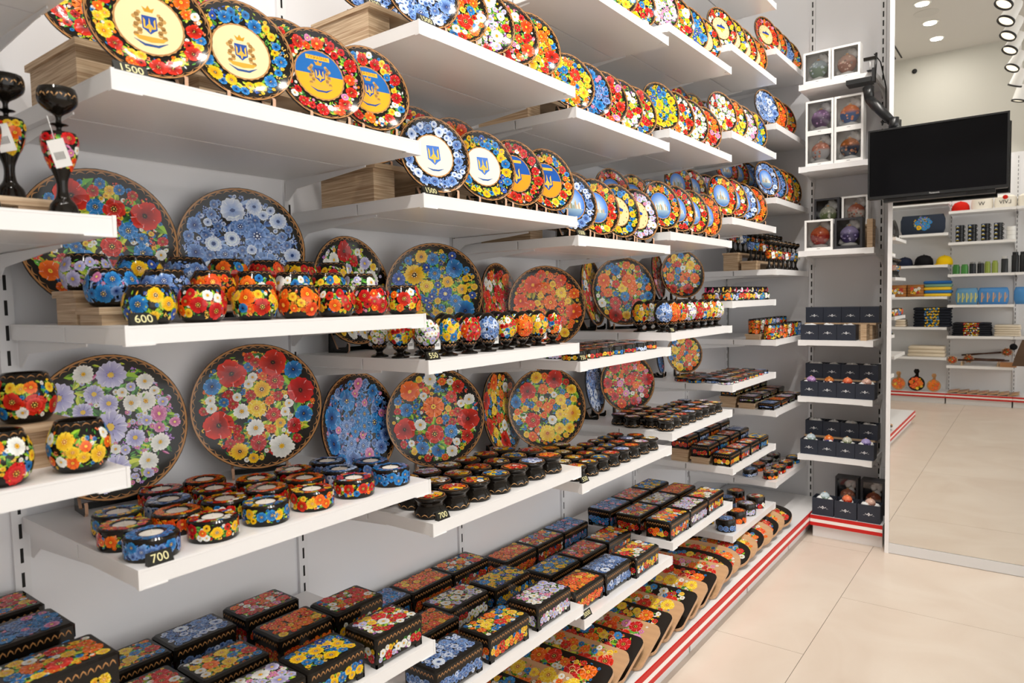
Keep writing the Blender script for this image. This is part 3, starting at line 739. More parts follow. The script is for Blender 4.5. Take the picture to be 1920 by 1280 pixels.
def shelf(loc, w, d, rz, label, grp='white tray shelves on the slotted uprights'):
    key = (round(w, 3), round(d, 3))
    if key not in _sm: _sm[key] = (shelf_mesh(w, d).mesh('tray', 'metal_white'), bracket_mesh(d).mesh('bracket', 'metal_white'))
    r = link('wall_shelf', None, loc=loc, rot=(0, 0, rz)); r.empty_display_size = .05; tag(r, label, 'shelf', grp)
    link('tray', _sm[key][0], r)
    for s in (-1, 1): link('bracket', _sm[key][1], r, (0, s*(w/2-.012), 0))
    return r
SH = {'0z': (0, 1.907, 'the shadowed plates above the candlesticks'), '0a': (0, 1.520, 'the tall black candlesticks beside the poppy plate'), '0b': (0, 1.133, 'the round pots beside the lilac plate'), '0c': (0, .748, 'the boxes left of the grey lidded boxes'),
 '1a': (1, 1.743, 'the four cream and flag crest plates'), '1b': (1, 1.352, 'the round pots and the 600 tag'), '1c': (1, .965, 'the tealight holders and the 700 tag'), '1d': (1, .580, 'the boxes under the tealight shelf'),
 '2a': (2, 2.014, 'the blue plates and the 2200 tag'), '2b': (2, 1.627, 'the shield plates and the 1500 tag'), '2c': (2, 1.243, 'the eggs and the 550 tag'), '2d': (2, .858, 'the waisted trinket boxes and the 700 tag'), '2e': (2, .419, 'the blue and lilac boxes below the trinket boxes'),
 '3z': (3, 2.346, 'the top lilac and poppy plates'), '3a': (3, 1.957, 'the plates above the city view plates'), '3b': (3, 1.572, 'the city view and clock plates'), '3c': (3, 1.185, 'the flat round boxes and the 750 tag'), '3d': (3, .802, 'the small trinket boxes and the 550 tag'), '3e': (3, .367, 'the boxes and the 3000 tag'),
 '4z': (4, 2.401, 'the sunflower and lilac plates high up'), '4a': (4, 2.012, 'the daisy and poppy plates above the city plates'), '4b': (4, 1.626, 'the blue sky city plates above the large eggs'), '4c': (4, 1.240, 'the large eggs in black cups'), '4d': (4, .851, 'the trinket boxes below the large eggs'), '4e': (4, .418, 'the six boxes above the cutting boards'),
 '5y': (5, 2.89, 'nothing, high above the clock plates'), '5a': (5, 2.508, 'the tan clock plates up high'), '5b': (5, 2.122, 'the garden flower plates below the clock plates'), '5c': (5, 1.735, 'the city plates beside the candlesticks'), '5d': (5, 1.352, 'the pouches with ribbon bows'), '5e': (5, .962, 'the flat dark compacts'), '5f': (5, .573, 'the small boxes on plywood steps'), '5g': (5, .251, 'the four low round boxes over the boards'),
 '6a': (6, 2.667, 'the map clock plates next to the corner'), '6b': (6, 2.280, 'the blue, orange and poppy plates next to the corner'), '6c': (6, 1.893, 'the blue city plates next to the corner'), '6d': (6, 1.514, 'the candlesticks on plywood steps'), '6e': (6, 1.133, 'the painted cups next to the corner'), '6f': (6, .748, 'the flat boxes on plywood steps'), '6g': (6, .357, 'the oval boxes next to the corner')}
SZ = {}
for n, (kb, z, what) in SH.items():
    y0, y1 = (kb-1)*W+.003, kb*W-.003
    if kb == 6: y1 = 3.972
    SZ[n] = z; shelf((0, (y0+y1)/2, z), y1-y0, .494, 0, 'white metal tray shelf carrying '+what if n != '5y' else 'empty white metal shelf high above the tan clock plates')
def stripes(mb, x0, x1, y0, y1, z0, z1, c1=H('c8201c'), c2=H('f4f0ec')):
    h = (z1-z0)/3.2
    mb.box(x0, x1, y0, y1, z0, z0+h*1.1, c1); mb.box(x0, x1, y0, y1, z0+h*1.1, z0+h*2.1, c2); mb.box(x0, x1, y0, y1, z0+h*2.1, z1, c1)
def deck(loc, w, d, rz, label):
    r = link('base_shelf', None, loc=loc, rot=(0, 0, rz)); r.empty_display_size = .05; tag(r, label, 'base shelf', 'striped base shelves along the floor')
    link('deck', MB().box(-d, -.004, -w/2, w/2, .10, .13).mesh('deck', 'metal_white'), r)
    mb = MB(); stripes(mb, -.0038, .002, -w/2, w/2, .072, .1305); link('price_rail', mb.mesh('price_rail', 'card'), r)
    link('plinth', MB().box(-d, -.035, -w/2+.006, w/2-.006, 0, .0995).mesh('plinth', 'metal_white'), r); return r
DECKN = ['beside the back wall', 'with the first cutting boards', 'with the waved cutting boards', 'with the black edged boards', 'with the narrow stacked boards', 'with the first oval boards', 'with the oval boards next to the corner']
for kb in range(7):
    y0, y1 = (kb-1)*W+.001, min(kb*W-.001, 3.975); deck((.104, (y0+y1)/2, 0), y1-y0, .606, 0, 'white base shelf with red striped rail '+DECKN[kb])

# far wall shelves (beside the mirror)
FARS = {}
for n, px, py, what in (('f1', 1500, 160, 'the two topmost white ornament boxes'), ('f2', 1497, 314, 'four stacked white ornament boxes'), ('f3', 1496, 471, 'two layers of window boxes with a plywood block'), ('f4', 1496, 637, 'seven closed navy boxes'), ('f5', 1495, 742, 'eight open navy boxes under the closed ones'), ('f6', 1496, 850, 'eight open navy boxes above the empty gap')):
    z = float(at_y(px, py, 3.665)[2]); FARS[n] = z
    shelf((.218, 3.665, z), .386, .318, -PI/2, 'narrow white shelf beside the mirror holding '+what, 'narrow shelves beside the mirror')
deck((.294, 3.598, 0), .366, .385, -PI/2, 'short white base shelf with bright red striped rail beside the mirror')

# ------------------------------------------------------------------ lights of the shop
TX, TZ = .90, 3.62
tr = link('light_track', None, loc=(TX, .4, TZ+.22)); tag(tr, 'white lighting track hanging under the ceiling with a row of spotlights', 'light track')
link('rail', MB().box(-.018, .018, -2.95, 3.0, -.016, .016).mesh('rail', 'metal_white'), tr)
for y in (-2.6, -.7, 1.2, 2.7): link('rod', MB().tube([(0, y, .016), (0, y, ZC-TZ-.221)], .004, 8, H('e8e8e8')).mesh('rod', 'matte'), tr)
can = MB().lathe([(.0004, 0), (.040, 0), (.050, .03), (.058, .165)], 28, H('f3f2f0')).mesh('can', 'matte')
rim = MB().lathe([(.058, .165), (.066, .166), (.066, .182), (.058, .182), (.054, .170)], 28, H('2a2826')).mesh('rim', 'matte')
lens = MB().lathe([(.054, .171), (.0004, .169)], 28, WHITE).mesh('lens', 'lamp')
heads = [3.1, 2.7, 2.3, 1.9, 1.45, 1.0, .58, .16, -.29, -.93, -1.6, -2.35]
for i, y in enumerate(heads):
    tgt = Vector((-.25, y+.85, 1.25)) if y < 2.4 else Vector((.0, 3.75, 1.3))
    if y < -1.0: tgt = Vector((-.1+.4*(i % 2), -2.4, 1.2))
    p = Vector((TX, y, TZ)); d = (tgt-p).normalized(); q = d.to_track_quat('Z', 'Y')
    h = link('spotlight', None, loc=(TX, y, TZ)); h.empty_display_size = .05
    tag(h, f'white can spotlight with dark rim, {ORD[i]} on the track counted from the mirror', 'spotlight', 'track spotlights')
    Mq = q.to_matrix().to_4x4(); Mq.translation = -d*.08
    cn = link('can', can, h, mat4=Mq); rm = link('rim', rim, cn); link('lens', lens, cn)
    link('bracket', MB().tube([(0, 0, -.0), (0, 0, .203)], .007, 8, H('e8e8e8')).mesh('bracket', 'matte'), h)
    L = bpy.data.lights.new('spot_beam', 'SPOT'); L.energy = SPOT_W*(1.0 if y > -1 else .35); L.color = SPOT_COL; L.spot_size = math.radians(82); L.spot_blend = .7; L.shadow_soft_size = .045
    lo = link('spot_beam', L, h); qq = d.to_track_quat('-Z', 'Y').to_matrix().to_4x4(); qq.translation = d*.105; lo.matrix_basis = qq
for i, y in enumerate((-.80, -1.45, -2.05, 1.2, 2.4)):
    o = link('ceiling_downlight', None, loc=(.1, y, ZC)); o.empty_display_size = .03; tag(o, f'round recessed downlight with warm glow, {ORD[i]} in the ceiling row', 'downlight', 'recessed downlights')
    link('bezel', MB().lathe([(.085, 0), (.085, -.004), (.072, -.005), (.068, .0)], 28, H('e2d8b8')).mesh('bezel', 'chrome'), o)
    link('lamp', MB().lathe([(.068, -.0015), (.0004, -.0015)], 28).mesh('lamp', 'lamp'), o)
    L = bpy.data.lights.new('downlight_beam', 'AREA'); L.shape = 'DISK'; L.size = .12; L.energy = DOWN_W; L.color = SPOT_COL; link('downlight_beam', L, o, (0, 0, -.01))
o = link('ceiling_speaker', MB().lathe([(.12, 0), (.12, -.003), (.0004, -.004)], 32, H('c6c2bc')).mesh('ceiling_speaker', 'matte'), loc=(.1, -1.12, ZC)); tag(o, 'flat grey round ceiling speaker cover between the downlights', 'speaker')
for i, x in enumerate((-.33, -.40)):
    o = link('air_slot', MB().box(-.008, .008, -.45, .45, -.004, 0, H('1a1a1a')).mesh('air_slot', 'matte'), loc=(x, -2.1, ZC)); tag(o, 'long black air slot in the ceiling '+('nearer the downlights' if i == 0 else 'nearer the left wall'), 'air slot', 'ceiling air slots')
o = link('wall_sensor', MB().blob((0, 0, 0), (.03, .02, .03), H('1c1c1c')).mesh('wall_sensor', 'matte'), loc=(-.2, YBACK-.004, 4.16)); tag(o, 'small black dome sensor high on the back wall', 'sensor')
# ------------------------------------------------------------------ plates on the upper shelves
PD = {p: PAL[p][4] for p in PAL}
SD = [1000]
def sd(): SD[0] += 1; return SD[0]
def prow(sh, items, anchor, x=-.075, R=.1, az=-.35, lean=.22, dz=0., row='front', seedmod=7):
    """row of plates: items (y, palette, kind)"""
    z = SZ[sh]+dz
    for i, (y, pal, kind) in enumerate(items):
        seed = 100+(i*3+sum(map(ord, sh)))%seedmod
        lab = f'{ORD[i]} {row} plate {anchor}, {PNAME[kind]}{PD[pal]}'
        put_plate(R, pal, kind, seed, (x, y, z), az, lean, lab, 'painted plates on the upper shelves')
def yat(px, py, x): return float(at_x(px, py, x)[1])
prow('1a', [(.105, 'garden', 'cream'), (.275, 'sun', 'cream'), (.455, 'rose', 'flag'), (.59, 'poppy', 'flag')], 'from the large 1500 tag', R=.1, az=-.2)
prow('1a', [(.12, 'poppy', 'full'), (.33, 'rose', 'full'), (.52, 'poppy', 'full')], 'behind the crest plates', x=-.3, dz=.1002, row='raised')
riser(-.42, -.19, .03, .33, SZ['1a'], .1, 'plywood riser under the dark poppy plate behind the cream crest plates'); riser(-.42, -.19, .345, .645, SZ['1a'], .1, 'plywood riser behind the two flag crest plates')
Y2 = W
prow('2a', [(Y2+.1+.115*i, p, 'full') for i, p in enumerate(('blue', 'garden', 'daisy', 'rose', 'garden'))], 'from the 2200 tag', R=.1)
prow('2a', [(Y2+.12, 'blue', 'full'), (Y2+.3, 'blue', 'full'), (Y2+.48, 'poppy', 'full')], 'behind the 2200 tag', x=-.3, dz=.1002, row='raised')
riser(-.42, -.19, Y2+.03, Y2+.33, SZ['2a'], .1, 'plywood riser under the blue plates and the 2200 tag'); riser(-.42, -.19, Y2+.345, Y2+.645, SZ['2a'], .1, 'plywood riser behind the daisy plates, next to the 2200 riser')
ys = [yat(815, 297, -.08), yat(908, 312, -.08), yat(968, 322, -.08), yat(1034, 337, -.08)]
prow('2b', [(ys[0], 'blue', 'shield'), (ys[1], 'sun', 'shield'), (ys[2], 'rose', 'flagshield'), (ys[3]-.018, 'garden', 'flagshield')], 'from the shield plate tag', R=.1, az=-.3)
prow('2b', [(Y2+.12, 'poppy', 'full'), (Y2+.29, 'poppy', 'full'), (Y2+.46, 'orange', 'full')], 'behind the shield plates', x=-.3, dz=.1002, row='raised')
riser(-.42, -.19, Y2+.03, Y2+.33, SZ['2b'], .1, 'plywood riser behind the white shield plates'); riser(-.42, -.19, Y2+.345, Y2+.645, SZ['2b'], .1, 'plywood riser behind the trident plates')
FR = {'3z': (['poppy', 'violet', 'garden', 'meadow'], ['full']*4, 'highest above the azure plates'), '3a': (['garden', 'azure', 'rose', 'daisy', 'poppy'], ['full']*5, 'on the shelf with the azure plate'),
 '3b': (['blue', 'garden', 'sun', 'violet'], ['city', 'city', 'clock', 'clock'], 'beside the map clocks'), '4z': (['violet', 'meadow', 'sun', 'garden'], ['full', 'full', 'full', 'clock'], 'on the high sunflower shelf'),
 '4a': (['sun', 'poppy', 'daisy', 'rose'], ['full']*4, 'above the blue sky plates'), '4b': (['garden', 'poppy', 'meadow', 'orange'], ['city']*4, 'above the large eggs'),
 '5a': (['meadow', 'sun', 'garden', 'orange'], ['clock']*4, 'on the tan clock shelf'), '5b': (['daisy', 'garden', 'violet', 'sun'], ['full']*4, 'below the tan clocks'), '5c': (['garden', 'meadow', 'blue', 'orange'], ['city']*4, 'beside the candlestick shelf'),
 '6a': (['rose', 'poppy', 'blue', 'garden'], ['clock', 'clock', 'full', 'full'], 'in the topmost corner'), '6b': (['blue', 'orange', 'poppy'], ['full']*3, 'under the corner clocks'), '6c': (['blue', 'azure', 'garden', 'garden'], ['city', 'city', 'city', 'full'], 'above the corner candlesticks')}
for sh, (pals, kinds, anch) in FR.items():
    kb = SH[sh][0]; y0 = (kb-1)*W; n = len(pals); p = .46/(n-1) if n > 3 else .17
    prow(sh, [(y0+.10+p*i, q, kd) for i, (q, kd) in enumerate(zip(pals, kinds))], anch, R=.1 if n < 5 else .096, az=-.35)
    if sh in ('3a', '3b', '4a', '4b', '5b', '5c', '6c'):
        bk = ['city']*3 if kinds[0] == 'city' else ['full']*3
        prow(sh, [(y0+.11+.19*i, q, kd) for i, (q, kd) in enumerate(zip(('poppy', 'meadow', 'violet') if kb % 2 else ('rose', 'garden', 'blue'), bk))], 'behind those '+anch.replace('on the shelf with', 'near'), x=-.3, R=.095, dz=.0902, row='raised')
        riser(-.42, -.19, y0+.03, y0+.63, SZ[sh], .09, 'long plywood riser under the rear plates '+anch)
prow('0z', [(-.55, 'poppy', 'full'), (-.36, 'garden', 'full'), (-.2, 'meadow', 'full')], 'above the candlesticks')

# ------------------------------------------------------------------ large plates standing at the back of the shelves
BIG = [('A', '1b', 190, 310, 'poppy', 'red poppies and yellow sunflowers, behind the pots', -.42, -.12), ('B', '1b', 457, 347, 'blue', 'blue and white blooms, behind the pots', -.42, -.35),
 ('C', '1c', 208, 653, 'violet', 'lilac blossom with white daisies, behind the tealights', -.42, -.12), ('D', '1c', 487, 635, 'meadow', 'red and yellow blooms among white daisies, behind the tealights', -.40, -.5),
 ('E', '2c', 657, 443, 'daisy', 'white daisies and red blooms, behind the eggs', -.44, .12), ('F', '2c', 818, 456, 'sun', 'yellow sunflowers and blue poppies, behind the eggs', -.345, -.66),
 ('G', '2d', 670, 695, 'azure', 'all blue flowers, behind the trinket boxes', -.44, .12), ('H', '2d', 820, 686, 'poppy', 'two large red poppies and daisies, behind the trinket boxes', -.345, -.66),
 ('I', '3c', 935, 493, 'rose', 'red and white blooms, left of the orange plate', -.44, .2), ('J', '3c', 1027, 498, 'orange', 'only orange flowers', -.345, -.66),
 ('K', '3d', 937, 690, 'garden', 'orange and white strokes, above the small trinket boxes', -.44, .2), ('L', '3d', 1027, 686, 'garden', 'red berries, green leaves and orange blooms', -.345, -.66),
 ('M', '4c', 1107, 485, 'meadow', 'red and purple blooms, behind the large eggs', -.44, .2), ('N', '4c', 1170, 482, 'poppy', 'two red poppies with blue blooms, behind the large eggs', -.345, -.66),
 ('O', '4d', 1112, 672, 'blue', 'grey blue flowers, above the rear trinket boxes', -.44, .2), ('P', '4d', 1177, 660, 'rose', 'a glossy wreath of red and pink blooms', -.345, -.66),
 ('Q', '5d', 1231, 472, 'rose', 'red and blue blooms, behind the ribbon pouches', -.44, .2), ('R', '5d', 1280, 470, 'garden', 'orange and green foliage, behind the ribbon pouches', -.345, -.66),
 ('S', '5e', 1237, 655, 'azure', 'bright blue strokes, behind the flat compacts', -.44, .2), ('T', '5e', 1284, 625, 'garden', 'autumn leaves and white berries', -.345, -.66)]
for i, (nm, sh, px, py, pal, desc, x, az) in enumerate(BIG):
    z = SZ[sh]; lean = .14; R = (float(at_x(px, py, x-.02)[2])-z-.0155)/(2*math.cos(lean))*(.955 if sh[0] == '1' else .985); xc = x
    for pc in (py+100, py+100):
        y = yat(px, pc, xc); c = Vector((xc, y, z+.0155+R)); dd = np.array(c)-CAM; pc = 640-FPX*(dd@UP)/(dd@fw)
    y = yat(px, pc, xc)
    put_plate(R, pal, 'full', 500+i, (xc+R*math.sin(lean)*math.cos(az)-.01, y+R*math.sin(lean)*math.sin(az), z), az, lean, 'large plate painted with '+desc, 'large plates standing at the back')

# ------------------------------------------------------------------ pots
POTP = ['sun', 'meadow', 'garden', 'orange', 'poppy', 'rose', 'poppy']
for i, px in enumerate((280, 375, 475, 558, 627, 692, 754)):
    put_pot = link('painted_pot', pot_mesh(.0405, .066, POTP[i], 200+i), loc=(-.047, yat(px, 565, -.047)+.003*(i > 0), SZ['1b']), rot=(0, 0, -.6)); tag(put_pot, f'{ORD[i]} front pot from the 600 tag, {PD[POTP[i]]}', 'pot', 'round pots with the 600 tag')
z = SZ['1b']; Q = ['azure', 'blue', 'orange', 'poppy', 'meadow', 'garden', 'violet']
for i in range(7): o = link('painted_pot', pot_mesh(.042, .066, Q[i], 210+i), loc=(-.147, .05+.091*i, z+.0302), rot=(0, 0, -.9)); tag(o, f'{ORD[i]} middle row pot behind the 600 tag, {PD[Q[i]]}', 'pot', 'round pots with the 600 tag')
Q = ['violet', 'sun', 'blue', 'garden', 'rose', 'meadow', 'daisy']
for i in range(7): o = link('painted_pot', pot_mesh(.042, .066, Q[i], 220+i), loc=(-.245, .05+.091*i, z+.0602), rot=(0, 0, -.9)); tag(o, f'{ORD[i]} rear row pot behind the 600 tag, {PD[Q[i]]}', 'pot', 'round pots with the 600 tag')
riser(-.195, -.1, .008, .655, z, .03, 'low plywood step under the middle row of pots'); riser(-.292, -.198, .008, .655, z, .06, 'tall plywood step under the rear row of pots')
z = SZ['0b']; Q = ['garden', 'meadow', 'poppy', 'azure', 'sun', 'rose']
for i in range(6): o = link('painted_pot', pot_mesh(.042, .078, Q[i], 230+i), loc=(-.05, -.052-.105*i, z), rot=(0, 0, -1.0)); tag(o, f'{ORD[i]} low pot from the lilac plate, {PD[Q[i]]}', 'pot', 'round pots beside the lilac plate')
Q = ['poppy', 'sun', 'azure', 'garden', 'daisy', 'meadow']
for i in range(6): o = link('painted_pot', pot_mesh(.042, .078, Q[i], 240+i), loc=(-.158, -.085-.098*i, z+.0702 if i < 6 else z), rot=(0, 0, -1.0)); tag(o, f'{ORD[i]} raised pot from the lilac plate, {PD[Q[i]]}', 'pot', 'round pots beside the lilac plate')
riser(-.205, -.108, -.65, -.03, z, .07, 'plywood step under the raised pots beside the lilac plate')

# ------------------------------------------------------------------ candlesticks
z = SZ['0a']; Q = ['rose', 'orange', 'poppy', 'meadow', 'sun', 'garden']
for i in range(6): put_goblet(Q[i], 260+i, (-.055, -.052-.1*i, z), f'{ORD[i]} front candlestick left of the poppy plate, {PD[Q[i]]}', 'candlesticks beside the poppy plate', -.9, .012 if i < 3 else None)
Q = ['garden', 'poppy', 'blue', 'sun', 'rose', 'orange']
for i in range(6): put_goblet(Q[i], 270+i, (-.148, -.09-.1*i, z+.0302), f'{ORD[i]} raised candlestick left of the poppy plate, {PD[Q[i]]}', 'candlesticks beside the poppy plate', -.9, .01 if i % 2 == 0 else None)
riser(-.2, -.1, -.65, -.02, z, .03, 'low plywood step under the raised candlesticks beside the poppy plate')
z = SZ['6d']; y0 = 5*W
for r in range(3):
    for i in range(7):
        p = ['orange', 'meadow', 'poppy', 'blue', 'garden', 'sun', 'rose'][(i*2+r*3) % 7]
        put_goblet(p, 260+(i+r*2) % 6, (-.05-.1*r, y0+.05+.085*i, z+(.0502*r if r else 0)), f'{ORD[i]} candlestick in the {["front", "middle", "rear"][r]} row near the corner, {PD[p]}', 'candlesticks on plywood steps near the corner', -.9, .01 if (i+r) % 3 == 0 else None, .86)
riser(-.195, -.105, y0+.01, y0+.63, z, .05, 'plywood step under the middle candlesticks near the corner'); riser(-.295, -.205, y0+.01, y0+.63, z, .10, 'tall plywood step under the rear candlesticks near the corner')

# ------------------------------------------------------------------ tealight holders
z = SZ['1c']; n = 0
HP = [['azure', 'meadow', 'sun', 'garden', 'poppy', 'azure'], ['garden', 'orange', 'meadow', 'rose', 'orange', 'blue', 'azure'], ['sun', 'blue', 'poppy', 'garden', 'poppy', 'blue'], ['rose', 'orange']]
for r, (x, ya, dy) in enumerate(((-.056, .052, .108), (-.146, .048, .094), (-.236, .075, .096), (-.326, .20, .094))):
    for i, p in enumerate(HP[r]):
        lab = f'{ORD[i]} tealight holder in {["front", "second", "third", "rear"][r]} row, {PD[p]}'
        put_holder(p, 300+n, (x+.001*((i*5+r) % 3-1), ya+dy*i, z), lab, 'round tealight holders', f'{ORD[i]} holder of the {["front", "second", "third", "rear"][r]} row'); n += 1

# ------------------------------------------------------------------ eggs
EP = ['violet', 'sun', 'rose', 'blue', 'meadow', 'orange', 'garden', 'poppy', 'daisy']
z = SZ['2c']; rows = [(-.05, .718, 8, .0775), (-.125, .700, 8, .0775), (-.2, .700, 8, .0775)]
for r, (x, ya, n, dp) in enumerate(rows):
    for i in range(n):
        p = EP[(i+r*4) % 9]; put_egg(p, 330+(i+r*4) % 9, (x, ya+dp*i, z), f'{ORD[i]} egg in the {["front", "middle", "rear"][r]} row by the 550 tag, {PD[p]}', 'painted eggs by the 550 tag', -.75+.1*(i % 3), i % 3 == 1)
z = SZ['4c']; y0 = 3*W
for r in range(2):
    for i in range(8):
        p = EP[(i*2+r*3+3) % 9]; put_egg(p, 330+(i*2+r*3+3) % 9, (-.055-.1*r, y0+.05+.08*i, z), f'{ORD[i]} large egg in the {["front", "rear"][r]} row below the city plates, {PD[p]}', 'large painted eggs in black cups', -.7, False, 1.2)

# ------------------------------------------------------------------ trinket boxes
TP = ['garden', 'blue', 'poppy', 'orange', 'meadow', 'violet', 'sun', 'daisy', 'rose']
def tgrid(sh, xs, ya, n, dp, R, Hh, where, grp, flat=False, kind='trinket box', k0=0, jit=.004):
    rg = random.Random(sh); z = SZ[sh]
    for r, x in enumerate(xs):
        for i in range(n):
            p = TP[(i*2+r*5+k0) % 9]
            if r == 3 and i > 3: continue
            put_trinket(R, Hh, p, 350+(i*2+r*5+k0) % 9, (x+rg.uniform(-jit, jit), ya+dp*i+(dp*.35 if r % 2 else 0), z), f'{ORD[i]} {kind} in {["front", "second", "third", "rear"][r]} row {where}, {PD[p]}', grp, flat, rg.uniform(-2, 2))
tgrid('2d', (-.052, -.14, -.228), W+.05, 7, .0855, .0405, .052, 'by the 700 trinket tag', 'waisted trinket boxes by the 700 tag', jit=.001)
tgrid('3d', (-.045, -.118, -.191, -.264), 2*W+.045, 8, .0745, .0335, .046, 'by the low 550 tag', 'small trinket boxes by the 550 tag', k0=2, jit=.001)
tgrid('4d', (-.045, -.118, -.191, -.264), 3*W+.045, 8, .0745, .0335, .046, 'below the large eggs', 'trinket boxes below the large eggs', k0=4, jit=.001)
tgrid('3c', (-.05, -.136, -.222), 2*W+.05, 7, .084, .04, .03, 'by the 750 tag', 'flat round boxes by the 750 tag', True, 'flat box', jit=.0005)
tgrid('5e', (-.045, -.122, -.199, -.276), 4*W+.045, 8, .0745, .0345, .02, 'of compacts', 'flat dark compacts', True, 'compact', 5, .0004)
tgrid('5g', (-.06, -.19), 4*W+.08, 4, .15, .047, .058, 'over the boards', 'low round boxes over the boards', True, 'round box', 1)
for r in range(2):
    for i in range(4):
        p = TP[(i*2+r) % 9]; put_trinket(.038, .036, p, 350+(i*2+r) % 9, (-.055-.115*r, 5*W+.1+.145*i, SZ['6g']), f'{ORD[i]} oval box in the {["front", "rear"][r]} row next to the corner, {PD[p]}', 'oval boxes next to the corner', True, 0, 1.6, 'oval_box')
z = SZ['6e']
for r in range(2):
    for i in range(8):
        p = TP[(i*4+r*3) % 9]; o = link('painted_cup', cup_mesh(.031, .082, p, 380+(i*4+r*3) % 9), loc=(-.045-.085*r, 5*W+.05+.072*i, z+(.0302 if r else 0)), rot=(0, 0, -.7)); tag(o, f'{ORD[i]} painted cup in the {["front", "rear"][r]} row next to the corner, {PD[p]}', 'cup', 'painted cups next to the corner')
riser(-.17, -.085, 5*W+.01, 5*W+.6, z, .03, 'plywood step under the rear painted cups')

# ------------------------------------------------------------------ rectangular boxes
def bpx(sh, lst, L, D, Hh, where, grp, rz=0.):
    z = SZ[sh]; kb = SH[sh][0]; lo, hi = (kb-1)*W+L/2+.008, kb*W-L/2-.008; done = []
    for i, (px, py, p) in enumerate(lst):
        P = at_z(px, py, z+Hh); q = np.array([min(-D/2-.012, max(-.494+D/2+.01, P[0])), min(hi, max(lo, P[1]))])
        for it in range(80):
            mv = False
            for d in done:
                v = q-d; ox = D+.0085-abs(v[0]); oy = L+.0085-abs(v[1])
                if ox > 0 and oy > 0:
                    mv = True
                    if ox < oy*.8: q[0] += math.copysign(ox+.0005, v[0] or -1)
                    else: q[1] += math.copysign(oy+.0005, v[1] or 1)
            q = np.array([min(-D/2-.012, max(-.494+D/2+.01, q[0])), min(hi, max(lo, q[1]))])
            if not mv: break
        else: continue
        done.append(q); put_box(L, D, Hh, p, 400+TP.index(p) if p in TP else 420, (q[0], q[1], z), f'lidded box with {PD[p]}, {ORD[len(done)-1]} {where}', grp)
bpx('1d', [(738, 1168, 'daisy'), (622, 1228, 'sun'), (420, 1235, 'garden'), (520, 1275, 'violet'), (660, 1118, 'meadow'), (550, 1165, 'orange'), (365, 1180, 'blue'), (490, 1130, 'rose'), (605, 1082, 'rose'), (455, 1082, 'poppy'), (285, 1138, 'poppy'), (240, 1230, 'garden'), (300, 1275, 'meadow'), (700, 1100, 'garden')], .14, .1, .072, 'on the shelf below the tealights', 'boxes below the tealight shelf')
bpx('2e', [(1012, 1110, 'violet'), (928, 1162, 'garden'), (835, 1220, 'blue'), (937, 1080, 'sun'), (855, 1117, 'daisy'), (808, 1160, 'orange'), (875, 1028, 'poppy'), (800, 1065, 'orange'), (732, 1100, 'azure'), (760, 1265, 'rose')], .175, .105, .074, 'on the shelf below the trinket boxes', 'boxes below the 700 trinket shelf')
bpx('3e', [(1190, 1028, 'meadow'), (1137, 1055, 'blue'), (1080, 1088, 'orange'), (1140, 1000, 'garden'), (1092, 1028, 'rose'), (1037, 1058, 'sun'), (1085, 958, 'azure'), (1020, 990, 'poppy'), (955, 1020, 'orange')], .18, .105, .074, 'beside the 3000 box tag', 'boxes beside the 3000 tag')
for r, pr in enumerate((('garden', 'violet', 'meadow'), ('poppy', 'daisy', 'orange'), ('azure', 'rose', 'sun'))):
    for i, p in enumerate(pr): put_box(.18, .105, .074, p, 400+TP.index(p) if p in TP else 420, (-.066-.135*r, 3*W+.105+.195*i, SZ['4e']), f'{ORD[i]} {["front", "middle", "rear"][r]} box over the waved boards, {PD[p]}', 'boxes over the waved cutting boards')
bpx('0c', [(120, 1230, 'garden'), (60, 1170, 'azure'), (20, 1110, 'meadow'), (-80, 1260, 'poppy'), (-120, 1200, 'orange')], .15, .105, .074, 'on the shelf left of the grey boxes', 'boxes left of the grey boxes')
for sh, L, D, Hh, where, grp in (('5f', .125, .085, .06, 'on plywood steps under the compacts', 'small boxes on plywood steps'), ('6f', .115, .085, .036, 'flat on plywood steps near the corner', 'flat boxes on plywood steps')):
    y0 = (SH[sh][0]-1)*W; z = SZ[sh]
    for r in range(3):
        for i in range(4):
            p = TP[(i*2+r*4+(1 if sh == '6f' else 0)) % 9]; put_box(L, D, Hh, p, 400+TP.index(p), (-.06-.105*r, y0+.085+.148*i, z+(.0302*r if r else 0)), f'{ORD[i]} {["front", "middle", "rear"][r]} box {where}, {PD[p]}', grp)
    riser(-.213, -.118, y0+.015, y0+.62, z, .03, 'low plywood step under the middle boxes '+where.replace('on plywood steps ', '').replace('flat ', '')); riser(-.318, -.223, y0+.015, y0+.62, z, .06, 'higher plywood step under the rear boxes '+where.replace('on plywood steps ', '').replace('flat ', ''))

# ------------------------------------------------------------------ ribbon pouches
@cached
def pouch_meshes(pal, seed, rc):
    rng = random.Random(seed); mb = MB(); side = spline([(.026, 0), (.030, .012), (.029, .035), (.012, .046), (.010, .05)])
    mb.lathe([(.0004, 0)]+side+[(.018, .062), (.02, .068)], 20, BLACK); cv = Wrapped(.029); w = PI*.029
    fill(cv, lambda x, y: .006 < y < .036, (-w, w, .006, .036), pal, rng, [(.011, 8), (.007, 14)], 30, 40, .004); cv.onto(mb, turned(side), .0008)
    b = MB()
    for s in (-1, 1):
        t = np.linspace(0, 2*PI, 13); b.tube([(.006, s*(.002+.018*(1-math.cos(q))/2), .052+.011*math.sin(q)*s) for q in t], .0045, 6, rc)
        b.tube([(.006, 0, .05), (.015, s*.012, .04), (.024, s*.016, .022)], .003, 6, rc)
    b.blob((.006, 0, .052), (.007, .007, .007), rc); return mb.mesh('pouch', 'lacquer'), b.mesh('ribbon', 'matte')
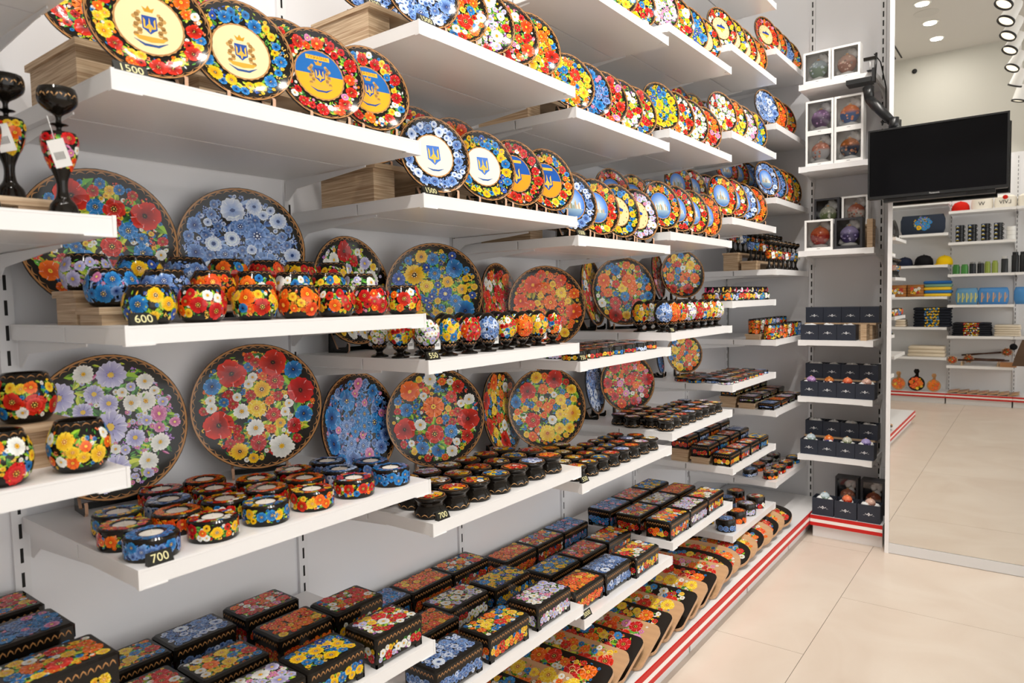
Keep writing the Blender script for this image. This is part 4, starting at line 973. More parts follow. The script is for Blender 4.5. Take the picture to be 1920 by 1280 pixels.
RC = [('gold', H('d8b04a')), ('navy', H('2a3468')), ('cream', H('e6d8b0')), ('pink', H('d8447a')), ('white', H('eeeaf4')), ('crimson', H('8a2430'))]
z = SZ['5d']
for r in range(2):
    for i in range(8):
        nm, c = RC[(i*5+r*3) % 6]; p = TP[(i+r*4) % 9]; o = link('ribbon_pouch', None, loc=(-.045-.085*r, 4*W+.05+.079*i, z), rot=(0, 0, -.7)); o.empty_display_size = .02
        tag(o, f'{ORD[i]} pouch in the {["front", "rear"][r]} row with {nm} bow, {PD[p]}', 'pouch', 'pouches with ribbon bows'); a, b = pouch_meshes(p, 430+(i+r*4) % 9, c); link('pouch', a, o); link('ribbon', b, o)

# ------------------------------------------------------------------ cutting boards on the base shelf
BP = ['poppy', 'garden', 'poppy', 'rose', 'poppy', 'garden']
th = math.radians(22)
for i in range(25):
    y = .62+.112*i; kind = 'wave' if i < 6 else ('rect' if i % 2 else 'black') if i < 16 else 'oval'
    p = BP[i % 6]; se = 440+i % 8; dark = kind == 'black' or kind in ('oval', 'wave') and se % 2 == 0
    if y > 3.46: continue
    o = link('cutting_board', board_mesh(kind, p, se), mat4=Matrix.Translation((.088-.004*(i % 3), y, .1302+.1*math.sin(th)+.0005)) @ Matrix.Rotation(th, 4, 'X'))
    tag(o, f'{"black" if dark else "natural"} {dict(wave="waved", rect="straight", black="straight", oval="oval")[kind]} board with {PD[p]}, {ORD[i]} counted toward the corner', 'cutting board', 'cutting boards overlapping on the base shelf')

# ------------------------------------------------------------------ price tags
def tg(txt, sh, y, where, x=-.014, dz=0): put_tag(txt, (x, y, SZ[sh]+dz), where)
tg('1500', '1a', .04, 'under the first cream crest plate', -.022); tg('600', '1b', .035, 'in front of the first round pot', -.001-.013, 0)
tg('700', '1c', .04, 'below the blue tealight holder', -.0125); tg('3000', '1c', .33, 'behind the rear tealight holders', -.43)
tg('1500', '2a', W+.035, 'under the front blue plate'); tg('2200', '2a', W+.06, 'on the riser under the rear blue plate', -.215, .1002); tg('1500', '2b', W+.035, 'under the white shield plate'); tg('550', '2c', W+.028, 'in front of the lilac egg'); tg('700', '2d', W+.045, 'beside the waisted trinket boxes', -.0135)
tg('1500', '3b', 2*W+.035, 'under the first city plate'); tg('750', '3c', 2*W+.03, 'beside the flat round boxes', -.0125); tg('550', '3d', 2*W+.03, 'beside the small trinket boxes', -.0125); tg('3000', '3e', 2*W+.03, 'on the box shelf above the waved boards', -.0125); tg('750', '4c', 3*W+.03, 'in front of the large eggs')
# ------------------------------------------------------------------ ornament boxes beside the mirror
@cached
def wbox_meshes(w, h, d, dark):
    c = H('f3f2f0') if not dark else H('3a3a3e'); e = .011; mb = MB(); t = .0015
    mb.box(0, w, d-t, d, 0, h, c); mb.box(0, t, 0, d-t, 0, h, c); mb.box(w-t, w, 0, d-t, 0, h, c); mb.box(t, w-t, 0, d-t, 0, t, c); mb.box(t, w-t, 0, d-t, h-t, h, c)
    mb.box(t, e, 0, t, t, h-t, c); mb.box(w-e, w-t, 0, t, t, h-t, c); mb.box(e, w-e, 0, t, t, e*1.5, c); mb.box(e, w-e, 0, t, h-e, h-t, c)
    if not dark: mb.box(w*.44, w*.56, -.0002, 0, e*.6, e*.85, H('8a8a8a'))
    rng = random.Random(7); ti = MB()
    for i in range(9): ti.blob((w*(.2+.6*rng.random()), d*.72, h*(.14+.72*rng.random())), (w*.15, d*.15, h*.12), H('f0f0f0'), 0, 9, 6, .25, rng)
    ti.blob((w*.5, d*.4, h*.13), (w*.33, d*.3, h*.085), H('f0f0f0'), 0, 10, 6, .15, rng)
    return mb.mesh('box_shell', 'card'), MB().box(e-.001, w-e+.001, .0018, .0022, e*1.5-.001, h-e+.001).mesh('window_pane', 'clear'), ti.mesh('tissue', 'tissue')
@cached
def ball_mesh(c1, c2, seed):
    rng = random.Random(seed); mb = MB(); n = 10; prof = [(max(.0004, math.sin(PI*i/n)), -math.cos(PI*i/n), c1 if i < n*.55 else c2) for i in range(n+1)]
    mb.lathe(prof, 24); mb.lathe([(.0004, 1.12), (.14, 1.12), (.16, .98)], 12, GOLD2)
    cv = Canvas(); 
    for i in range(16): cv.disc(rng.uniform(-.8, .8), rng.uniform(-.7, .7), rng.uniform(.06, .16), tuple(np.clip(np.array(c2)*rng.uniform(.4, 1.8)+rng.uniform(0, .2), 0, 1)), 6)
    def fn(u, v):
        s = np.hypot(u, v); k = np.where(s > .94, .94/np.maximum(s, 1e-6), 1); u, v = u*k, v*k; N = np.stack([u, -np.sqrt(1-u*u-v*v), v], 1); return N, N
    cv.paste(mb, fn, .012, .0002); return mb.mesh('ornament', 'lacquer')
OC = [('silver green', '8aa08c', 'b8c8d0'), ('copper', 'b07a68', 'd8b0a0'), ('lilac', '6a4a78', 'b48ac0'), ('orange and blue', '24559c', 'e87a34'), ('silver pink', 'c8c8cc', 'd88a70'), ('dark painted', '1c2a4a', 'c07030'), ('olive', '7a8a5a', 'c8c8b8'), ('pale floral', 'd8ccc0', 'b86a50'), ('red', 'b82a1c', 'e87a50'), ('violet', '4a3c78', 'b0a4d8')]
def wbox(x, y, z, w, h, oc, label, dark=False):
    r = link('window_box', None, loc=(x, y, z)); r.empty_display_size = .03; tag(r, label, 'box', 'window boxes with ornaments')
    a, b, c = wbox_meshes(w, h, .078, dark); s = link('shell', a, r); link('window_pane', b, s); link('tissue', c, r)
    nm, c1, c2 = OC[oc]; rr = w*.35; o = link('ornament', ball_mesh(H(c1), H(c2), oc), loc=(x+w/2, y+.034, z+h*.17+rr), scale=(rr, .030, rr)); tag(o, nm+' bauble in the '+label, 'ornament', 'baubles in window boxes')
z = FARS['f1']; wbox(.045, 3.678, z, .142, .172, 0, 'white window box on the topmost narrow shelf, near the plates'); wbox(.192, 3.678, z, .142, .172, 1, 'white window box on the topmost narrow shelf, near the TV arm')
z = FARS['f2']
for i, (x, dz, oc, nm) in enumerate(((.058, 0, 4, 'lower white window box above the dark boxes, plate side'), (.207, 0, 5, 'lower white window box above the dark boxes, TV side'), (.058, .1792, 2, 'upper white window box of the stack, plate side'), (.207, .1792, 3, 'upper white window box of the stack, TV side'))): wbox(x, 3.678, z+dz, .145, .179, oc, nm)
z = FARS['f3']; wbox(.055, 3.675, z, .148, .17, 8, 'white window box below the dark ones, beside the candlesticks'); wbox(.212, 3.675, z, .14, .168, 9, 'open dark window box beside the plywood block', True)
riser(.05, .37, 3.785, 3.975, z, .135, 'plywood riser behind the front window boxes'); wbox(.075, 3.80, z+.1352, .135, .165, 6, 'dark clear box standing on the plywood riser', True); wbox(.222, 3.80, z+.1352, .135, .165, 7, 'white window box standing on the plywood riser')
o = link('plywood_block', MB().box(0, .028, 0, .08, 0, .155).mesh('plywood_block', 'ply'), loc=(.372, 3.69, z)); tag(o, 'upright plywood block at the end of the window boxes', 'block')

NAVY = H('2f3440')
def emblem(cv, x, y, s, col=H('eef0f2')):
    cv.up(); cv.poly([(x, y+s), (x+s*.8, y), (x, y-s), (x-s*.8, y)], col); cv.up(); cv.poly([(x, y+s*.45), (x+s*.36, y), (x, y-s*.45), (x-s*.36, y)], NAVY); cv.disc(x, y, s*.16, col, 6)
    for q in (-1, 1):
        for i in range(4): cv.disc(x+q*s*(1.15+.5*i), y-s*(.15+.16*i)+(s*.55 if i == 1 else 0), s*(.28-.05*i), col, 5)
@cached
def nbox_meshes(w, d, h, closed, seed):
    mb = MB(); t = .002; mb.box(0, w, 0, t, 0, h, NAVY); mb.box(0, w, d-t, d, 0, h, NAVY); mb.box(0, t, t, d-t, 0, h, NAVY); mb.box(w-t, w, t, d-t, 0, h, NAVY); mb.box(t, w-t, t, d-t, 0, t, NAVY)
    if closed: mb.box(-.0008, w+.0008, -.0008, d+.0008, h, h+.004, H('3a3f4a'))
    cv = Canvas(); emblem(cv, w/2, h*.48, h*.1); cv.paste(mb, lambda u, v: (np.stack([u, np.zeros_like(u), v], 1), np.tile([0, -1., 0], (len(u), 1))), .0003)
    rng = random.Random(seed); ti = MB()
    for i in range(7): ti.blob((w*(.28+.44*rng.random()), d*(.28+.44*rng.random()), h*(.78+.14*rng.random())), (w*.2, d*.2, h*.16), H('f2f2f2'), 0, 8, 5, .3, rng)
    return mb.mesh('box_shell', 'card'), ti.mesh('tissue', 'tissue')
def nbox(x, y, z, label, closed=False, seed=0, oc=None, w=.0945, h=.086):
    r = link('navy_box', None, loc=(x, y, z)); r.empty_display_size = .02; tag(r, label, 'box', 'navy card boxes with white emblem')
    a, b = nbox_meshes(w, .09, h, closed, seed); link('shell', a, r)
    if not closed: link('tissue', b, r)
    if oc is not None:
        nm, c1, c2 = OC[oc]; o = link('ornament', ball_mesh(H(c1), H(c2), oc), loc=(x+w/2, y+.045, z+h*1.0), scale=.027); tag(o, nm+' bauble in the '+label.split(',')[0], 'ornament', 'baubles in navy boxes')
for n, what in (('f4', 'below the empty wall panel'), ('f5', 'below the plain navy boxes'), ('f6', 'on the lowest narrow shelf')):
    z = FARS[n]; riser(.03, .405, 3.785, 3.96, z, .094, 'plywood riser behind the navy boxes '+what)
    for i in range(3 if n == 'f4' else 4): nbox(.034+.0965*i, 3.683, z, f'{ORD[i]} front navy box {what}, from the plate shelves', False, i, None if n == 'f4' else (i*3+(2 if n == 'f5' else 0)) % 10)
    for i in range(4): nbox(.034+.0965*i, 3.79, z+.0942, f'{ORD[i]} raised navy box {what}, from the plate shelves', n == 'f4', i+4)
o = link('plywood_block', MB().box(0, .03, 0, .08, 0, .09).mesh('plywood_block', 'ply'), loc=(.345, 3.69, FARS['f4'])); tag(o, 'short plywood block beside the three navy boxes', 'block')
for i, (oc, nm) in enumerate(((0, 'first'), (8, 'middle'), (1, 'last'))): nbox(.118+.117*i, 3.612, .1302, f'{nm} navy box above the bright red rail', False, i+9, oc, .112, .098)
wbox(.20, 3.79, .1302, .12, .19, 4, 'dark clear box behind the lowest navy boxes, plate side', True); wbox(.335, 3.79, .1302, .12, .19, 7, 'dark clear box behind the lowest navy boxes, mirror side', True)

# ------------------------------------------------------------------ television on its arm
TVY = 3.45; a, b, c = at_y(1628, 247, TVY), at_y(1894, 207, TVY), at_y(1896, 350, TVY)
tv = link('television', None, loc=((a[0]+b[0])/2, TVY, (b[2]+c[2])/2)); tag(tv, 'black flat screen television hanging in front of the mirror', 'television')
w2, h2 = float(b[0]-a[0])/2, float(b[2]-c[2])/2; TVP = np.array(tv.location)
link('housing', MB().box(-w2+.004, w2-.004, .004, .04, -h2, h2-.004).mesh('housing', 'black'), tv)
mb = MB(); bz = .008
mb.box(-w2, w2, -.003, .004, h2-bz, h2); mb.box(-w2, w2, -.003, .004, -h2, -h2+.014); mb.box(-w2, -w2+bz, -.003, .004, -h2+.014, h2-bz); mb.box(w2-bz, w2, -.003, .004, -h2+.014, h2-bz); bez = link('bezel', mb.mesh('bezel', 'black'), tv)
link('screen', MB().box(-w2+bz, w2-bz, .0, .004, -h2+.014, h2-bz).mesh('screen', 'screen'), tv)
v, f = text_geo('Panasonic', .011); link('logo', MB().add(np.stack([v[:, 0], np.full(len(v), -.0033), v[:, 1]-h2+.007], 1), f, H('d8d8d8')).mesh('logo', 'card'), bez)
chin = link('chin', MB().box(-w2+.07, w2-.05, .006, .05, -h2-.018, -h2-.0002).mesh('chin', 'black'), tv)
for s in (-.16, .17):
    mb = MB()
    for i in range(12): mb.box(s-.04+.0068*i, s-.037+.0068*i, .0056, .0059, -h2-.014, -h2-.004, H('5a5a5a'))
    mb.box(s-.042, s+.042, .0054, .0056, -h2-.015, -h2-.003, H('202020')); link('speaker_grille', mb.mesh('speaker_grille', 'matte'), chin)
ar = link('monitor_arm', None, loc=(.385, 3.66, FARS['f1'])); ar.empty_display_size = .03; tag(ar, 'black jointed monitor arm clamped to the topmost narrow shelf', 'monitor arm')
def rel(p): return tuple(np.array(p)-np.array([.385, 3.66, FARS['f1']]))
link('clamp', MB().box(-.11, .012, -.035, .05, -.058, -.034).box(-.012, .012, -.02, .02, .0, .004).box(.012, .026, -.02, .02, -.058, .012).mesh('clamp', 'black'), ar)
link('clamp_screw', MB().tube([(0, 0, .004), (0, 0, .06)], .004, 8, H('c8c8c8')).box(-.03, .03, -.008, .008, .058, .074, BLACK).mesh('clamp_screw', 'lacquer'), ar)
link('post', MB().tube([(.022, .0, -.058), (.03, 0, .09)], .006, 8).mesh('post', 'black'), ar)
p0 = at_y(1628, 165, 3.6); p1 = at_y(1630, 186, 3.58); p2 = at_y(1676, 232, 3.535); p3 = TVP+[-.12, .072, .06]; p4 = TVP+[-.03, .068, .02]
link('socket', MB().tube([rel(p0), rel(p1)], [.028, .022], 14).mesh('socket', 'black'), ar)
link('upper_arm', MB().tube([rel(p1), rel((p1*.7+p2*.3)), rel(p2)], [.022, .026, .02], 12).mesh('upper_arm', 'black'), ar)
link('elbow', MB().tube([rel(p2+[0, 0, .03]), rel(p2-[0, 0, .04])], .024, 14).mesh('elbow', 'black'), ar)
link('forearm', MB().tube([rel(p2), rel(p3), rel(p4)], [.018, .018, .016], 12).mesh('forearm', 'black'), ar)
link('mount_plate', MB().box(-.05, .05, 0, .02, -.05, .05).mesh('mount_plate', 'black'), ar, rel(TVP+[0, .041, 0]))
link('cable', MB().tube([rel(q) for q in ((.405, 3.66, 2.63), (.425, 3.72, 2.6), (.43, 3.86, 2.5), (.425, 3.9, 2.36), (.415, 3.86, 2.3), (.45, 3.6, 2.26), tuple(p2))], .003, 6, H('141414')).mesh('cable', 'matte'), ar)

# ------------------------------------------------------------------ back wall of the shop, seen in the mirror
YF = -2.30; VY = 2*YMIR-YF
BS = {}
def bshelf(n, bay, px, py, what):
    z = float(at_y(px, py, VY)[2]); BS[n] = z; x0, x1 = BX[bay]+.003, BX[bay+1]-.003
    shelf(((x0+x1)/2, YF, z), x1-x0, .338, PI/2, 'white shelf on the back wall holding '+what, 'shelves on the back wall')
for a in (('a1', 0, 1725, 381, 'nothing above the tote bag'), ('a2', 0, 1738, 438, 'the navy tote bag'), ('a3', 0, 1738, 497, 'three caps'), ('a4', 0, 1738, 556, 'wicker boxes and folded towels'), ('a5', 0, 1730, 613, 'the navy shirt stack'), ('a6', 0, 1730, 669, 'folded cream linen'),
 ('b1', 1, 1845, 391, 'red and white hats'), ('b2', 1, 1845, 451, 'black and white mugs'), ('b3', 1, 1845, 512, 'flasks and jars'), ('b4', 1, 1825, 571, 'blue and yellow packed towels'), ('b5', 1, 1825, 630, 'printed dark shirts'), ('b6', 1, 1840, 687, 'carved maces'),
 ('c1', 2, 1845, 391, 'white hats beyond the mugs'), ('c3', 2, 1845, 512, 'nothing beyond the flasks'), ('c5', 2, 1825, 630, 'nothing beyond the shirts')): bshelf(*a)
for i in range(3): deck(((BX[i]+BX[i+1])/2, -2.23, 0), BX[i+1]-BX[i]-.002, .41, PI/2, 'white base shelf with red striped rail on the back wall under the '+['painted boards', 'maces', 'empty shelves'][i])
def bx_at(px, z): return float((lambda d: CAM[0]+d[0]*(VY-CAM[1])/d[1])(ray(px, 550)))
def soft(mb, x0, x1, y0, y1, z0, z1, col, r=.01):
    def ring(i, z): return [(x0+i+r, y0+i, z), (x1-i-r, y0+i, z), (x1-i, y0+i+r, z), (x1-i, y1-i-r, z), (x1-i-r, y1-i, z), (x0+i+r, y1-i, z), (x0+i, y1-i-r, z), (x0+i, y0+i+r, z)]
    h = (z1-z0)/2; v = ring(min(h, r), z0)+ring(0, z0+h*.5)+ring(0, z1-h*.5)+ring(min(h, r), z1); f = [tuple(range(7, -1, -1)), tuple(range(24, 32))]
    for l in (0, 8, 16):
        for i in range(8): j = (i+1) % 8; f.append((l+i, l+j, l+8+j, l+8+i))
    mb.add(v, f, col, 0, True)
FNY = lambda y: (lambda u, v: (np.stack([u, np.full_like(u, y), v], 1), np.tile([0, 1., 0], (len(u), 1))))
FNZ = lambda z: (lambda u, v: (np.stack([u, v, np.full_like(u, z)], 1), np.tile([0, 0, 1.], (len(u), 1))))
# tote bag with painted flowers
mb = MB(); soft(mb, -.24, .24, -.03, .03, 0, .235, H('333a48'), .02); cv = Canvas()
fill(cv, lambda x, y: (x/.1)**2+((y-.13)/.09)**2 < 1 and x < .1, (-.1, .1, .04, .22), 'sun', random.Random(3), [(.028, 6), (.018, 12)], 30, 60, .008); cv.paste(mb, FNY(.03), .001)
o = link('tote_bag', mb.mesh('tote_bag', 'fabric'), loc=(bx_at(1727, 0), YF-.06, BS['a2'])); tag(o, 'navy tote bag with blue and yellow flower print on the back wall', 'bag')
def cap(x, z, col, label, s=1., txt=None):
    mb = MB(); mb.lathe([(.088, 0), (.09, .03), (.083, .07), (.06, .1), (.025, .114), (.0004, .116)], 24, col); mb.blob((0, 0, .118), (.008, .008, .005), col)
    r = link('cap', None, loc=(x, YF-.17, z), rot=(0, 0, .25), scale=s); r.empty_display_size = .03; tag(r, label, 'cap', 'caps on the back wall'); link('crown', mb.mesh('crown', 'fabric'), r)
    a = np.linspace(0, PI, 14); pts = [(.085*math.cos(q), .085*math.sin(q)*.6+.0) for q in a]+[(.085*math.cos(q)*.98, .06+.1*math.sin(q)) for q in a[::-1]]
    T = np.eye(4); T[2, 1] = -.12; T[2, 3] = .018; link('visor', MB().prism(pts, 0, .004, col, 0, T).mesh('visor', 'fabric'), r)
    if txt:
        v, f = text_geo(txt, .045); ang = v[:, 0]/.09; X = np.stack([-.0915*np.sin(ang), .0915*np.cos(ang), .045+v[:, 1]], 1); link('lettering', MB().add(X, f, H('1a1a1a')).mesh('lettering', 'fabric'), r)
cap(bx_at(1692, 0), BS['a3'], H('262c40'), 'navy cap at the left wall side of the back wall'); cap(bx_at(1728, 0), BS['a3'], H('1c1c1f'), 'black cap between the navy and yellow caps', 1.15); cap(bx_at(1767, 0), BS['a3'], H('f0c81c'), 'yellow cap beside the black cap')
cap(bx_at(1796, 0), BS['b1'], H('c8281e'), 'red cap above the black mugs', 1.05)
def hat(x, z, txt, label, red=False):
    mb = MB(); mb.lathe([(.0004, 0), (.085, 0), (.09, .04), (.085, .1), (.06, .118), (.0004, .12)], 24, H('ece6da'))
    r = link('felt_hat', None, loc=(x, YF-.14, z), scale=1.24); r.empty_display_size = .03; tag(r, label, 'hat', 'white hats on the back wall'); link('crown', mb.mesh('crown', 'fabric'), r)
    if red: link('heart', MB().blob((0, .088, .095), (.022, .004, .02), H('c8281e')).mesh('heart', 'fabric'), r)
    if txt: v, f = text_geo(txt, .05); a = v[:, 0]/.09; link('lettering', MB().add(np.stack([-.0915*np.sin(a), .0915*np.cos(a), .05+v[:, 1]], 1), f, H('1a1a1a')).mesh('lettering', 'fabric'), r)
hat(bx_at(1837, 0), BS['b1'], 'W', 'white felt hat with a dark patterned mark beside the red cap'); hat(bx_at(1881, 0), BS['b1'], 'LVIV', 'white felt hat with black LVIV letters and a red heart', True); hat(bx_at(1926, 0), BS['c1'], None, 'plain white felt hat next to the LVIV hat')
# mugs
def mug_mesh(col, nm):
    mb = MB(); mb.lathe([(.0004, 0), (.040, 0), (.044, .004), (.045, .05), (.0425, .05), (.041, .006), (.0004, .006)], 24, col)
    t = np.linspace(-PI/2, PI/2, 9); mb.tube([(.043+.018*math.cos(q), 0, .026+.016*math.sin(q)) for q in t], .004, 6, col)
    cv = Wrapped(.045); cv.up(); y0 = PI/2*.045; cv.poly([(y0-.014, .03), (y0+.014, .03), (y0+.014, .044), (y0-.014, .044)], H('3a78d0')); cv.poly([(y0-.014, .018), (y0+.014, .018), (y0+.014, .03), (y0-.014, .03)], H('e8d03a')); cv.up(); cv.disc(y0, .036, .007, H('eef2f4'), 8)
    cv.onto(mb, lambda v: np.full_like(np.asarray(v, float), .0448), .0012); return mb.mesh(nm, 'lacquer')
mk, mw = mug_mesh(H('1e1f22'), 'mug'), mug_mesh(H('e8e8e6'), 'mug')
for i, px in enumerate((1797, 1820, 1845, 1869, 1893)):
    for j in range(4 if i < 4 else 3):
        o = link('mug', mk if i < 4 else mw, loc=(bx_at(px, 0), YF-.06-.035*(j % 2)*0, BS['b2']+.0504*j), rot=(0, 0, .5 if i < 4 else PI-.3)); tag(o, f'{"black" if i < 4 else "white"} mug with blue-yellow badge, {ORD[i]} stack from the tote bag, {ORD[j]} from below', 'mug', 'stacked mugs on the back wall')
def flask(px, z, r, h, col, label, cc=None):
    o = link('flask', None, loc=(bx_at(px, 0), YF-.07, z)); o.empty_display_size = .02; tag(o, label, 'flask', 'flasks and jars on the back wall')
    link('body', MB().lathe([(.0004, 0), (r, 0), (r, h*.82), (r*.85, h*.86), (.0004, h*.86)], 20, col).mesh('flask_body', 'lacquer'), o); link('cap', MB().lathe([(r*.8, h*.861), (r*.8, h), (.0004, h)], 20, cc or col).mesh('flask_cap', 'lacquer'), o)
for i, (px, r, h, c, cc, nm) in enumerate(((1791, .038, .115, '3f7a3a', None, 'squat green jar next to the yellow cap'), (1807, .038, .115, '4a8a44', None, 'second squat green jar beside the black flasks'), (1822, .033, .14, '24272b', '8a8a8a', 'small black flask beside the green jars'), (1837, .033, .14, '24272b', '8a8a8a', 'second small black flask beside the olive ones'), (1850, .031, .14, '8a9a44', None, 'olive flask beside the black flasks'), (1864, .031, .145, '93a24c', None, 'second olive flask beside the ribbed one'), (1882, .034, .19, '2a2d30', 'c8c8c8', 'ribbed dark flask with steel cap'), (1902, .036, .235, '1c1e21', None, 'tall black flask beside the ribbed one'), (1917, .036, .235, '1c1e21', None, 'second tall black flask past the ribbed one'))): flask(px, BS['b3'], r, h, H(c), nm, H(cc) if cc else None)
# wicker boxes, towels, packed towels
@cached
def wicker_mesh(seed):
    mb = MB(); 
    for i in range(9):
        z = .008+.0145*i; mb.tube([(-.07, .035, z), (.07, .035, z), (.07, -.1, z), (-.07, -.1, z), (-.07, .035, z)], .0085, 6, H('b8793c') if i % 2 else H('9a6230'))
    cv = Canvas(); fill(cv, lambda x, y: abs(x) < .045 and .03 < y < .1, (-.045, .045, .03, .1), 'meadow', random.Random(seed), [(.016, 5), (.01, 8)], 14, 20, .006); cv.paste(mb, FNY(.045), .001); return mb.mesh('wicker_box', 'matte')
for i, px in enumerate((1684, 1716)): o = link('wicker_box', wicker_mesh(i), loc=(bx_at(px, 0), YF-.06, BS['a4']), scale=1.15); tag(o, 'woven wicker box with painted front '+('beside the left wall shelves' if i == 0 else 'beside the folded towels'), 'wicker box', 'wicker boxes on the back wall')
for j, (c, nm) in enumerate((('f0c63a', 'yellow'), ('3a76b8', 'blue'), ('f0c63a', 'yellow'), ('7aa08a', 'grey green'), ('2f66a8', 'deep blue'))):
    mb = MB(); soft(mb, -.145, .145, -.2, 0, 0, .038, H(c), .012); o = link('folded_towel', mb.mesh('folded_towel', 'fabric'), loc=(bx_at(1756, 0)+.008*(j % 2), YF-.03, BS['a4']+.0384*j)); tag(o, f'{nm} folded towel, {ORD[j]} from the bottom of the towel pile', 'towel', 'folded towels on the back wall')
for i, (px, c1, c2, w) in enumerate(((1812, 'd8cf6a', '3a6fb0', .115), (1862, '3f86cc', 'd8a878', .15), (1915, '2f7fd0', '4a90d8', .07))):
    mb = MB(); soft(mb, -w, w, -.1, 0, 0, .20, H('4a8ac8' if i != 0 else '5f93b8'), .015); cv = Canvas(); cv.up()
    if i < 2:
        for q in range(5): x = -w*.75+q*w*.375; cv.poly([(x-.006, .03), (x+.006, .03), (x+.009, .14), (x-.003, .14)], H(c2 if i else c1)); cv.curl([(x, .05), (x+.02, .09), (x+.02, .13)], .004, H(c2 if i else c1))
    cv.paste(mb, FNY(0), .0008); o = link('packed_towel', mb.mesh('packed_towel', 'card'), loc=(bx_at(px, 0), YF-.04, BS['b4'])); tag(o, ['blue packed towel with yellow strokes', 'blue packed towel with tan trident strokes', 'plain blue packed towel beside the trident pack'][i], 'towel', 'packed towels on the back wall')
# shirts and linen
def pile(px, z, n, w, d, t, col, nm, cat, label, grp, paint=None, dx=0):
    for j in range(n):
        mb = MB(); k = .004*((j*7) % 3); soft(mb, -w+k, w-k, -d, 0, 0, t, H(col), min(.012, t*.45)); cv = Canvas()
        if paint and j == n-1: fill(cv, lambda x, y: abs(x) < w*.55 and -d*.8 < y < -d*.1, (-w*.55, w*.55, -d*.8, -d*.1), paint, random.Random(5), [(.03, 5), (.018, 10)], 20, 40, .008); cv.paste(mb, FNZ(t), .001)
        if paint: cv = Canvas(); fill(cv, lambda x, y: abs(x) < w*.4 and .002 < y < t-.002, (-w*.4, w*.4, .002, t-.002), paint, random.Random(j), [(t*.3, 12)], 6, 16, .004); cv.paste(mb, FNY(0), .001)
        o = link(nm, mb.mesh(nm, 'fabric'), loc=(bx_at(px, 0)+dx*j, YF-.02, z+(t+.0004)*j)); tag(o, f'{label}, {ORD[j]} from the bottom of its pile', cat, grp)
pile(1747, BS['a5'], 7, .2, .25, .034, '23262e', 'folded_shirt', 'shirt', 'navy folded shirt with yellow print', 'navy shirts on the back wall', 'sun'); pile(1688, BS['a5'], 3, .06, .22, .03, 'dccdb8', 'folded_linen', 'linen', 'cream linen beside the navy shirts', 'linen on the back wall')
pile(1737, BS['a6'], 3, .2, .25, .044, 'ded0ba', 'folded_linen', 'linen', 'cream embroidered linen above the painted boards', 'linen on the back wall')
pile(1822, BS['b5'], 6, .2, .25, .026, '24252b', 'folded_shirt', 'shirt', 'black folded shirt with flower print', 'black shirts on the back wall', 'meadow'); pile(1890, BS['b5'], 5, .13, .25, .026, 'ded2be', 'folded_linen', 'linen', 'cream linen beside the black shirts', 'linen on the back wall')
# boards standing on the back base shelf
for i, (px, s) in enumerate(((1686, .95), (1720, 1.1), (1753, .9))):
    a = np.linspace(-PI*.37, PI*1.37, 26); out = [(.085*math.cos(q), .085+.085*math.sin(q)) for q in a]+[(-.022, .19), (-.03, .235), (0, .25), (.03, .235), (.022, .19)]
    out = [(x, y) for x, y in out]; T = np.array([[1, 0, 0, 0], [0, 0, 1, 0], [0, 1, 0, 0], [0, 0, 0, 1.]]); mb = MB()
    a = np.linspace(PI*.42, PI*2.58, 30); out = [(.085*math.cos(q), .085+.085*math.sin(q)) for q in a]+[(.02, .2), (.03, .225), (.018, .25), (-.018, .25), (-.03, .225), (-.02, .2)]
    mb.prism(out, 0, .014, H('1c1712') if i == 1 else H('b88a5c'), 0, T, H('c9a27a')); cv = Canvas()
    fill(cv, lambda x, y: math.hypot(x, y-.085) < .072, (-.08, .08, 0, .17), 'orange', random.Random(i), [(.024, 4), (.016, 10)], 24, 50, .007); cv.paste(mb, FNY(.014), .0005)
    o = link('round_board', mb.mesh('round_board', 'lacquer'), loc=(bx_at(px, 0), -2.32, .1305), rot=(.12, 0, 0), scale=s); tag(o, ['natural round board with orange flowers by the left shelves', 'tall black round board with orange flowers', 'natural round board beside the tall black one'][i], 'board', 'round boards on the back wall')
for i in range(7):
    mb = MB(); mb.box(-.055, .055, -.26, 0, 0, .012, H('c39b72')); cv = Canvas(); fill(cv, lambda x, y: abs(x) < .045 and -.22 < y < -.03, (-.045, .045, -.22, -.03), 'garden', random.Random(i), [(.02, 6)], 10, 20, .006); cv.paste(mb, FNZ(.012), .0005)
    o = link('wooden_board', mb.mesh('wooden_board', 'wood'), mat4=Matrix.Translation((.30+.1*i, -2.27, .1302+.055*math.sin(.2)+.001)) @ Matrix.Rotation(-.2, 4, 'Y')); tag(o, f'small wooden board, {ORD[i]} in the row under the maces from the round boards', 'board', 'small boards on the back wall')
# carved maces, block, bag
def mace(p, q, label):
    p, q = np.array(p), np.array(q); d = (q-p)/np.linalg.norm(q-p); L = np.linalg.norm(q-p); r = link('carved_mace', None, loc=p); r.empty_display_size = .03; tag(r, label, 'mace', 'carved maces on the back wall')
    link('shaft', MB().tube([(0, 0, 0), tuple(d*L*.3), tuple(d*L*.5), tuple(d*L*.9)], [.010, .013, .009, .013], 10, H('4a2a1a')).mesh('shaft', 'lacquer'), r); mb = MB(); c = d*L
    mb.blob(c, (.05, .045, .045), H('9a5a3a'), 0, 12, 8)
    for i in range(10): a = 2*PI*i/10; mb.blob(c+np.array([.05*math.cos(a), .02, .046*math.sin(a)]), (.009, .009, .009), H('d8b48a'), 0, 6, 4)
    cv = Canvas(); fill(cv, lambda x, y: math.hypot(x, y) < .035, (-.04, .04, -.04, .04), 'rose', random.Random(4), [(.013, 4)], 8, 12, .005); cv.paste(mb, lambda u, v: (np.stack([c[0]+u, np.full_like(u, c[1]+.043), c[2]+v], 1), np.tile([0, 1., 0], (len(u), 1))), .004); link('head', mb.mesh('head', 'lacquer'), r)
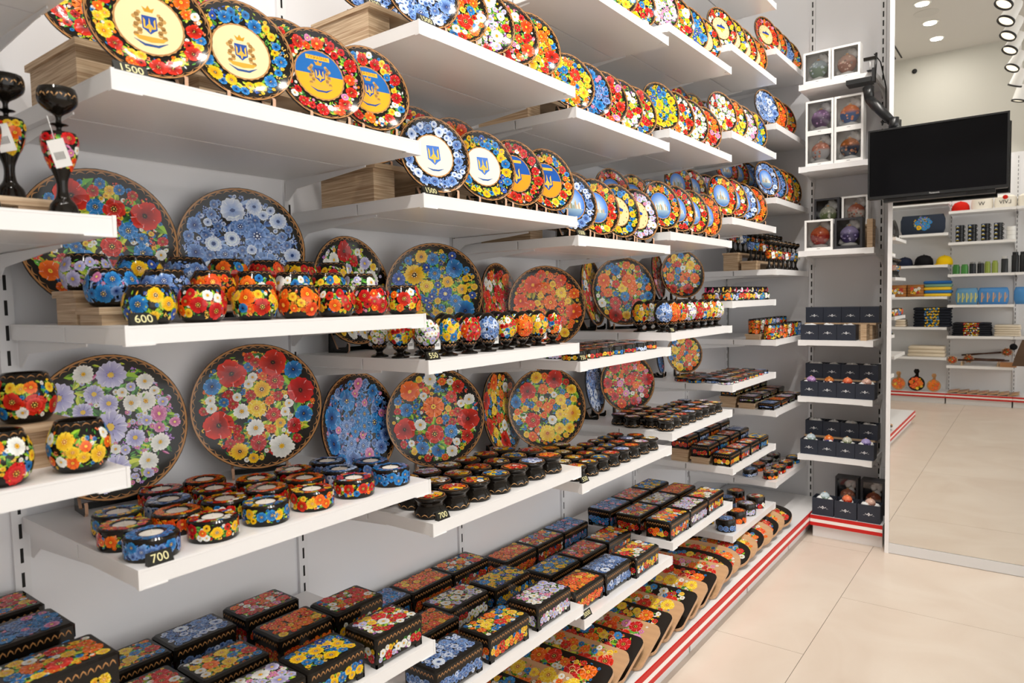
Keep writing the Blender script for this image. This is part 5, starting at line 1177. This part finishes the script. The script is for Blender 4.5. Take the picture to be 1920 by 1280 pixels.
z = BS['b6']; mace((.85, YF-.10, z+.072), (.28, YF-.10, z+.062), 'carved brown mace with a round flowered head beside the painted boards'); mace((.80, YF-.20, z+.07), (.44, YF-.2, z+.075), 'shorter carved mace behind the round headed one'); mace((.36, YF-.28, z+.11), (.82, YF-.28, z+.16), 'long carved mace pointing toward the brown bag')
for i, x in enumerate((.38, .74)):
    o = link('mace_rest', MB().box(-.012, .012, -.32, 0, 0, .012).box(-.008, .008, -.26, -.235, .012, .05).box(-.008, .008, -.02, .0, .012, .05).mesh('mace_rest', 'ply'), loc=(x, YF-.04, z)); tag(o, 'low wooden rest under the carved maces '+('near their heads' if i == 0 else 'near the brown bag'), 'rest', 'wooden rests under the maces')
o = link('wooden_case', MB().bevbox(-.08, .08, -.06, .06, 0, .055, .004, H('c08a5c')).mesh('wooden_case', 'wood'), loc=(.84, YF-.075, z)); tag(o, 'small plain wooden case under the brown bag', 'case')
mb = MB(); mb.add([(-.02, -.02, .3), (.02, -.02, .3), (.02, .02, .3), (-.02, .02, .3), (-.11, -.05, 0), (.08, -.05, 0), (.08, .06, 0), (-.11, .06, 0), (-.08, -.045, .12), (.06, -.045, .12), (.06, .055, .12), (-.08, .055, .12)], [(0, 1, 2, 3), (7, 6, 5, 4), (0, 8, 9, 1), (1, 9, 10, 2), (2, 10, 11, 3), (3, 11, 8, 0), (8, 4, 5, 9), (9, 5, 6, 10), (10, 6, 7, 11), (11, 7, 4, 8)], H('5f4c3e'))
bag = link('cloth_bag', None, loc=(.99, YF+.07, BS['b6']+.03)); bag.empty_display_size = .03; tag(bag, 'brown cloth bag with a black pompom hanging in front of the maces', 'bag'); link('cloth', mb.mesh('cloth', 'fabric'), bag); link('pompom', MB().blob((-.1, .05, .22), (.038, .034, .038), H('17171a'), 0, 14, 9, .08, random.Random(2)).mesh('pompom', 'fabric'), bag)
link('hook', MB().tube([(0, 0, .3), (0, 0, .34), (0, -.03, BS['b5']-BS['b6']-.06)], .003, 6, H('8a8a8a')).mesh('hook', 'matte'), bag)
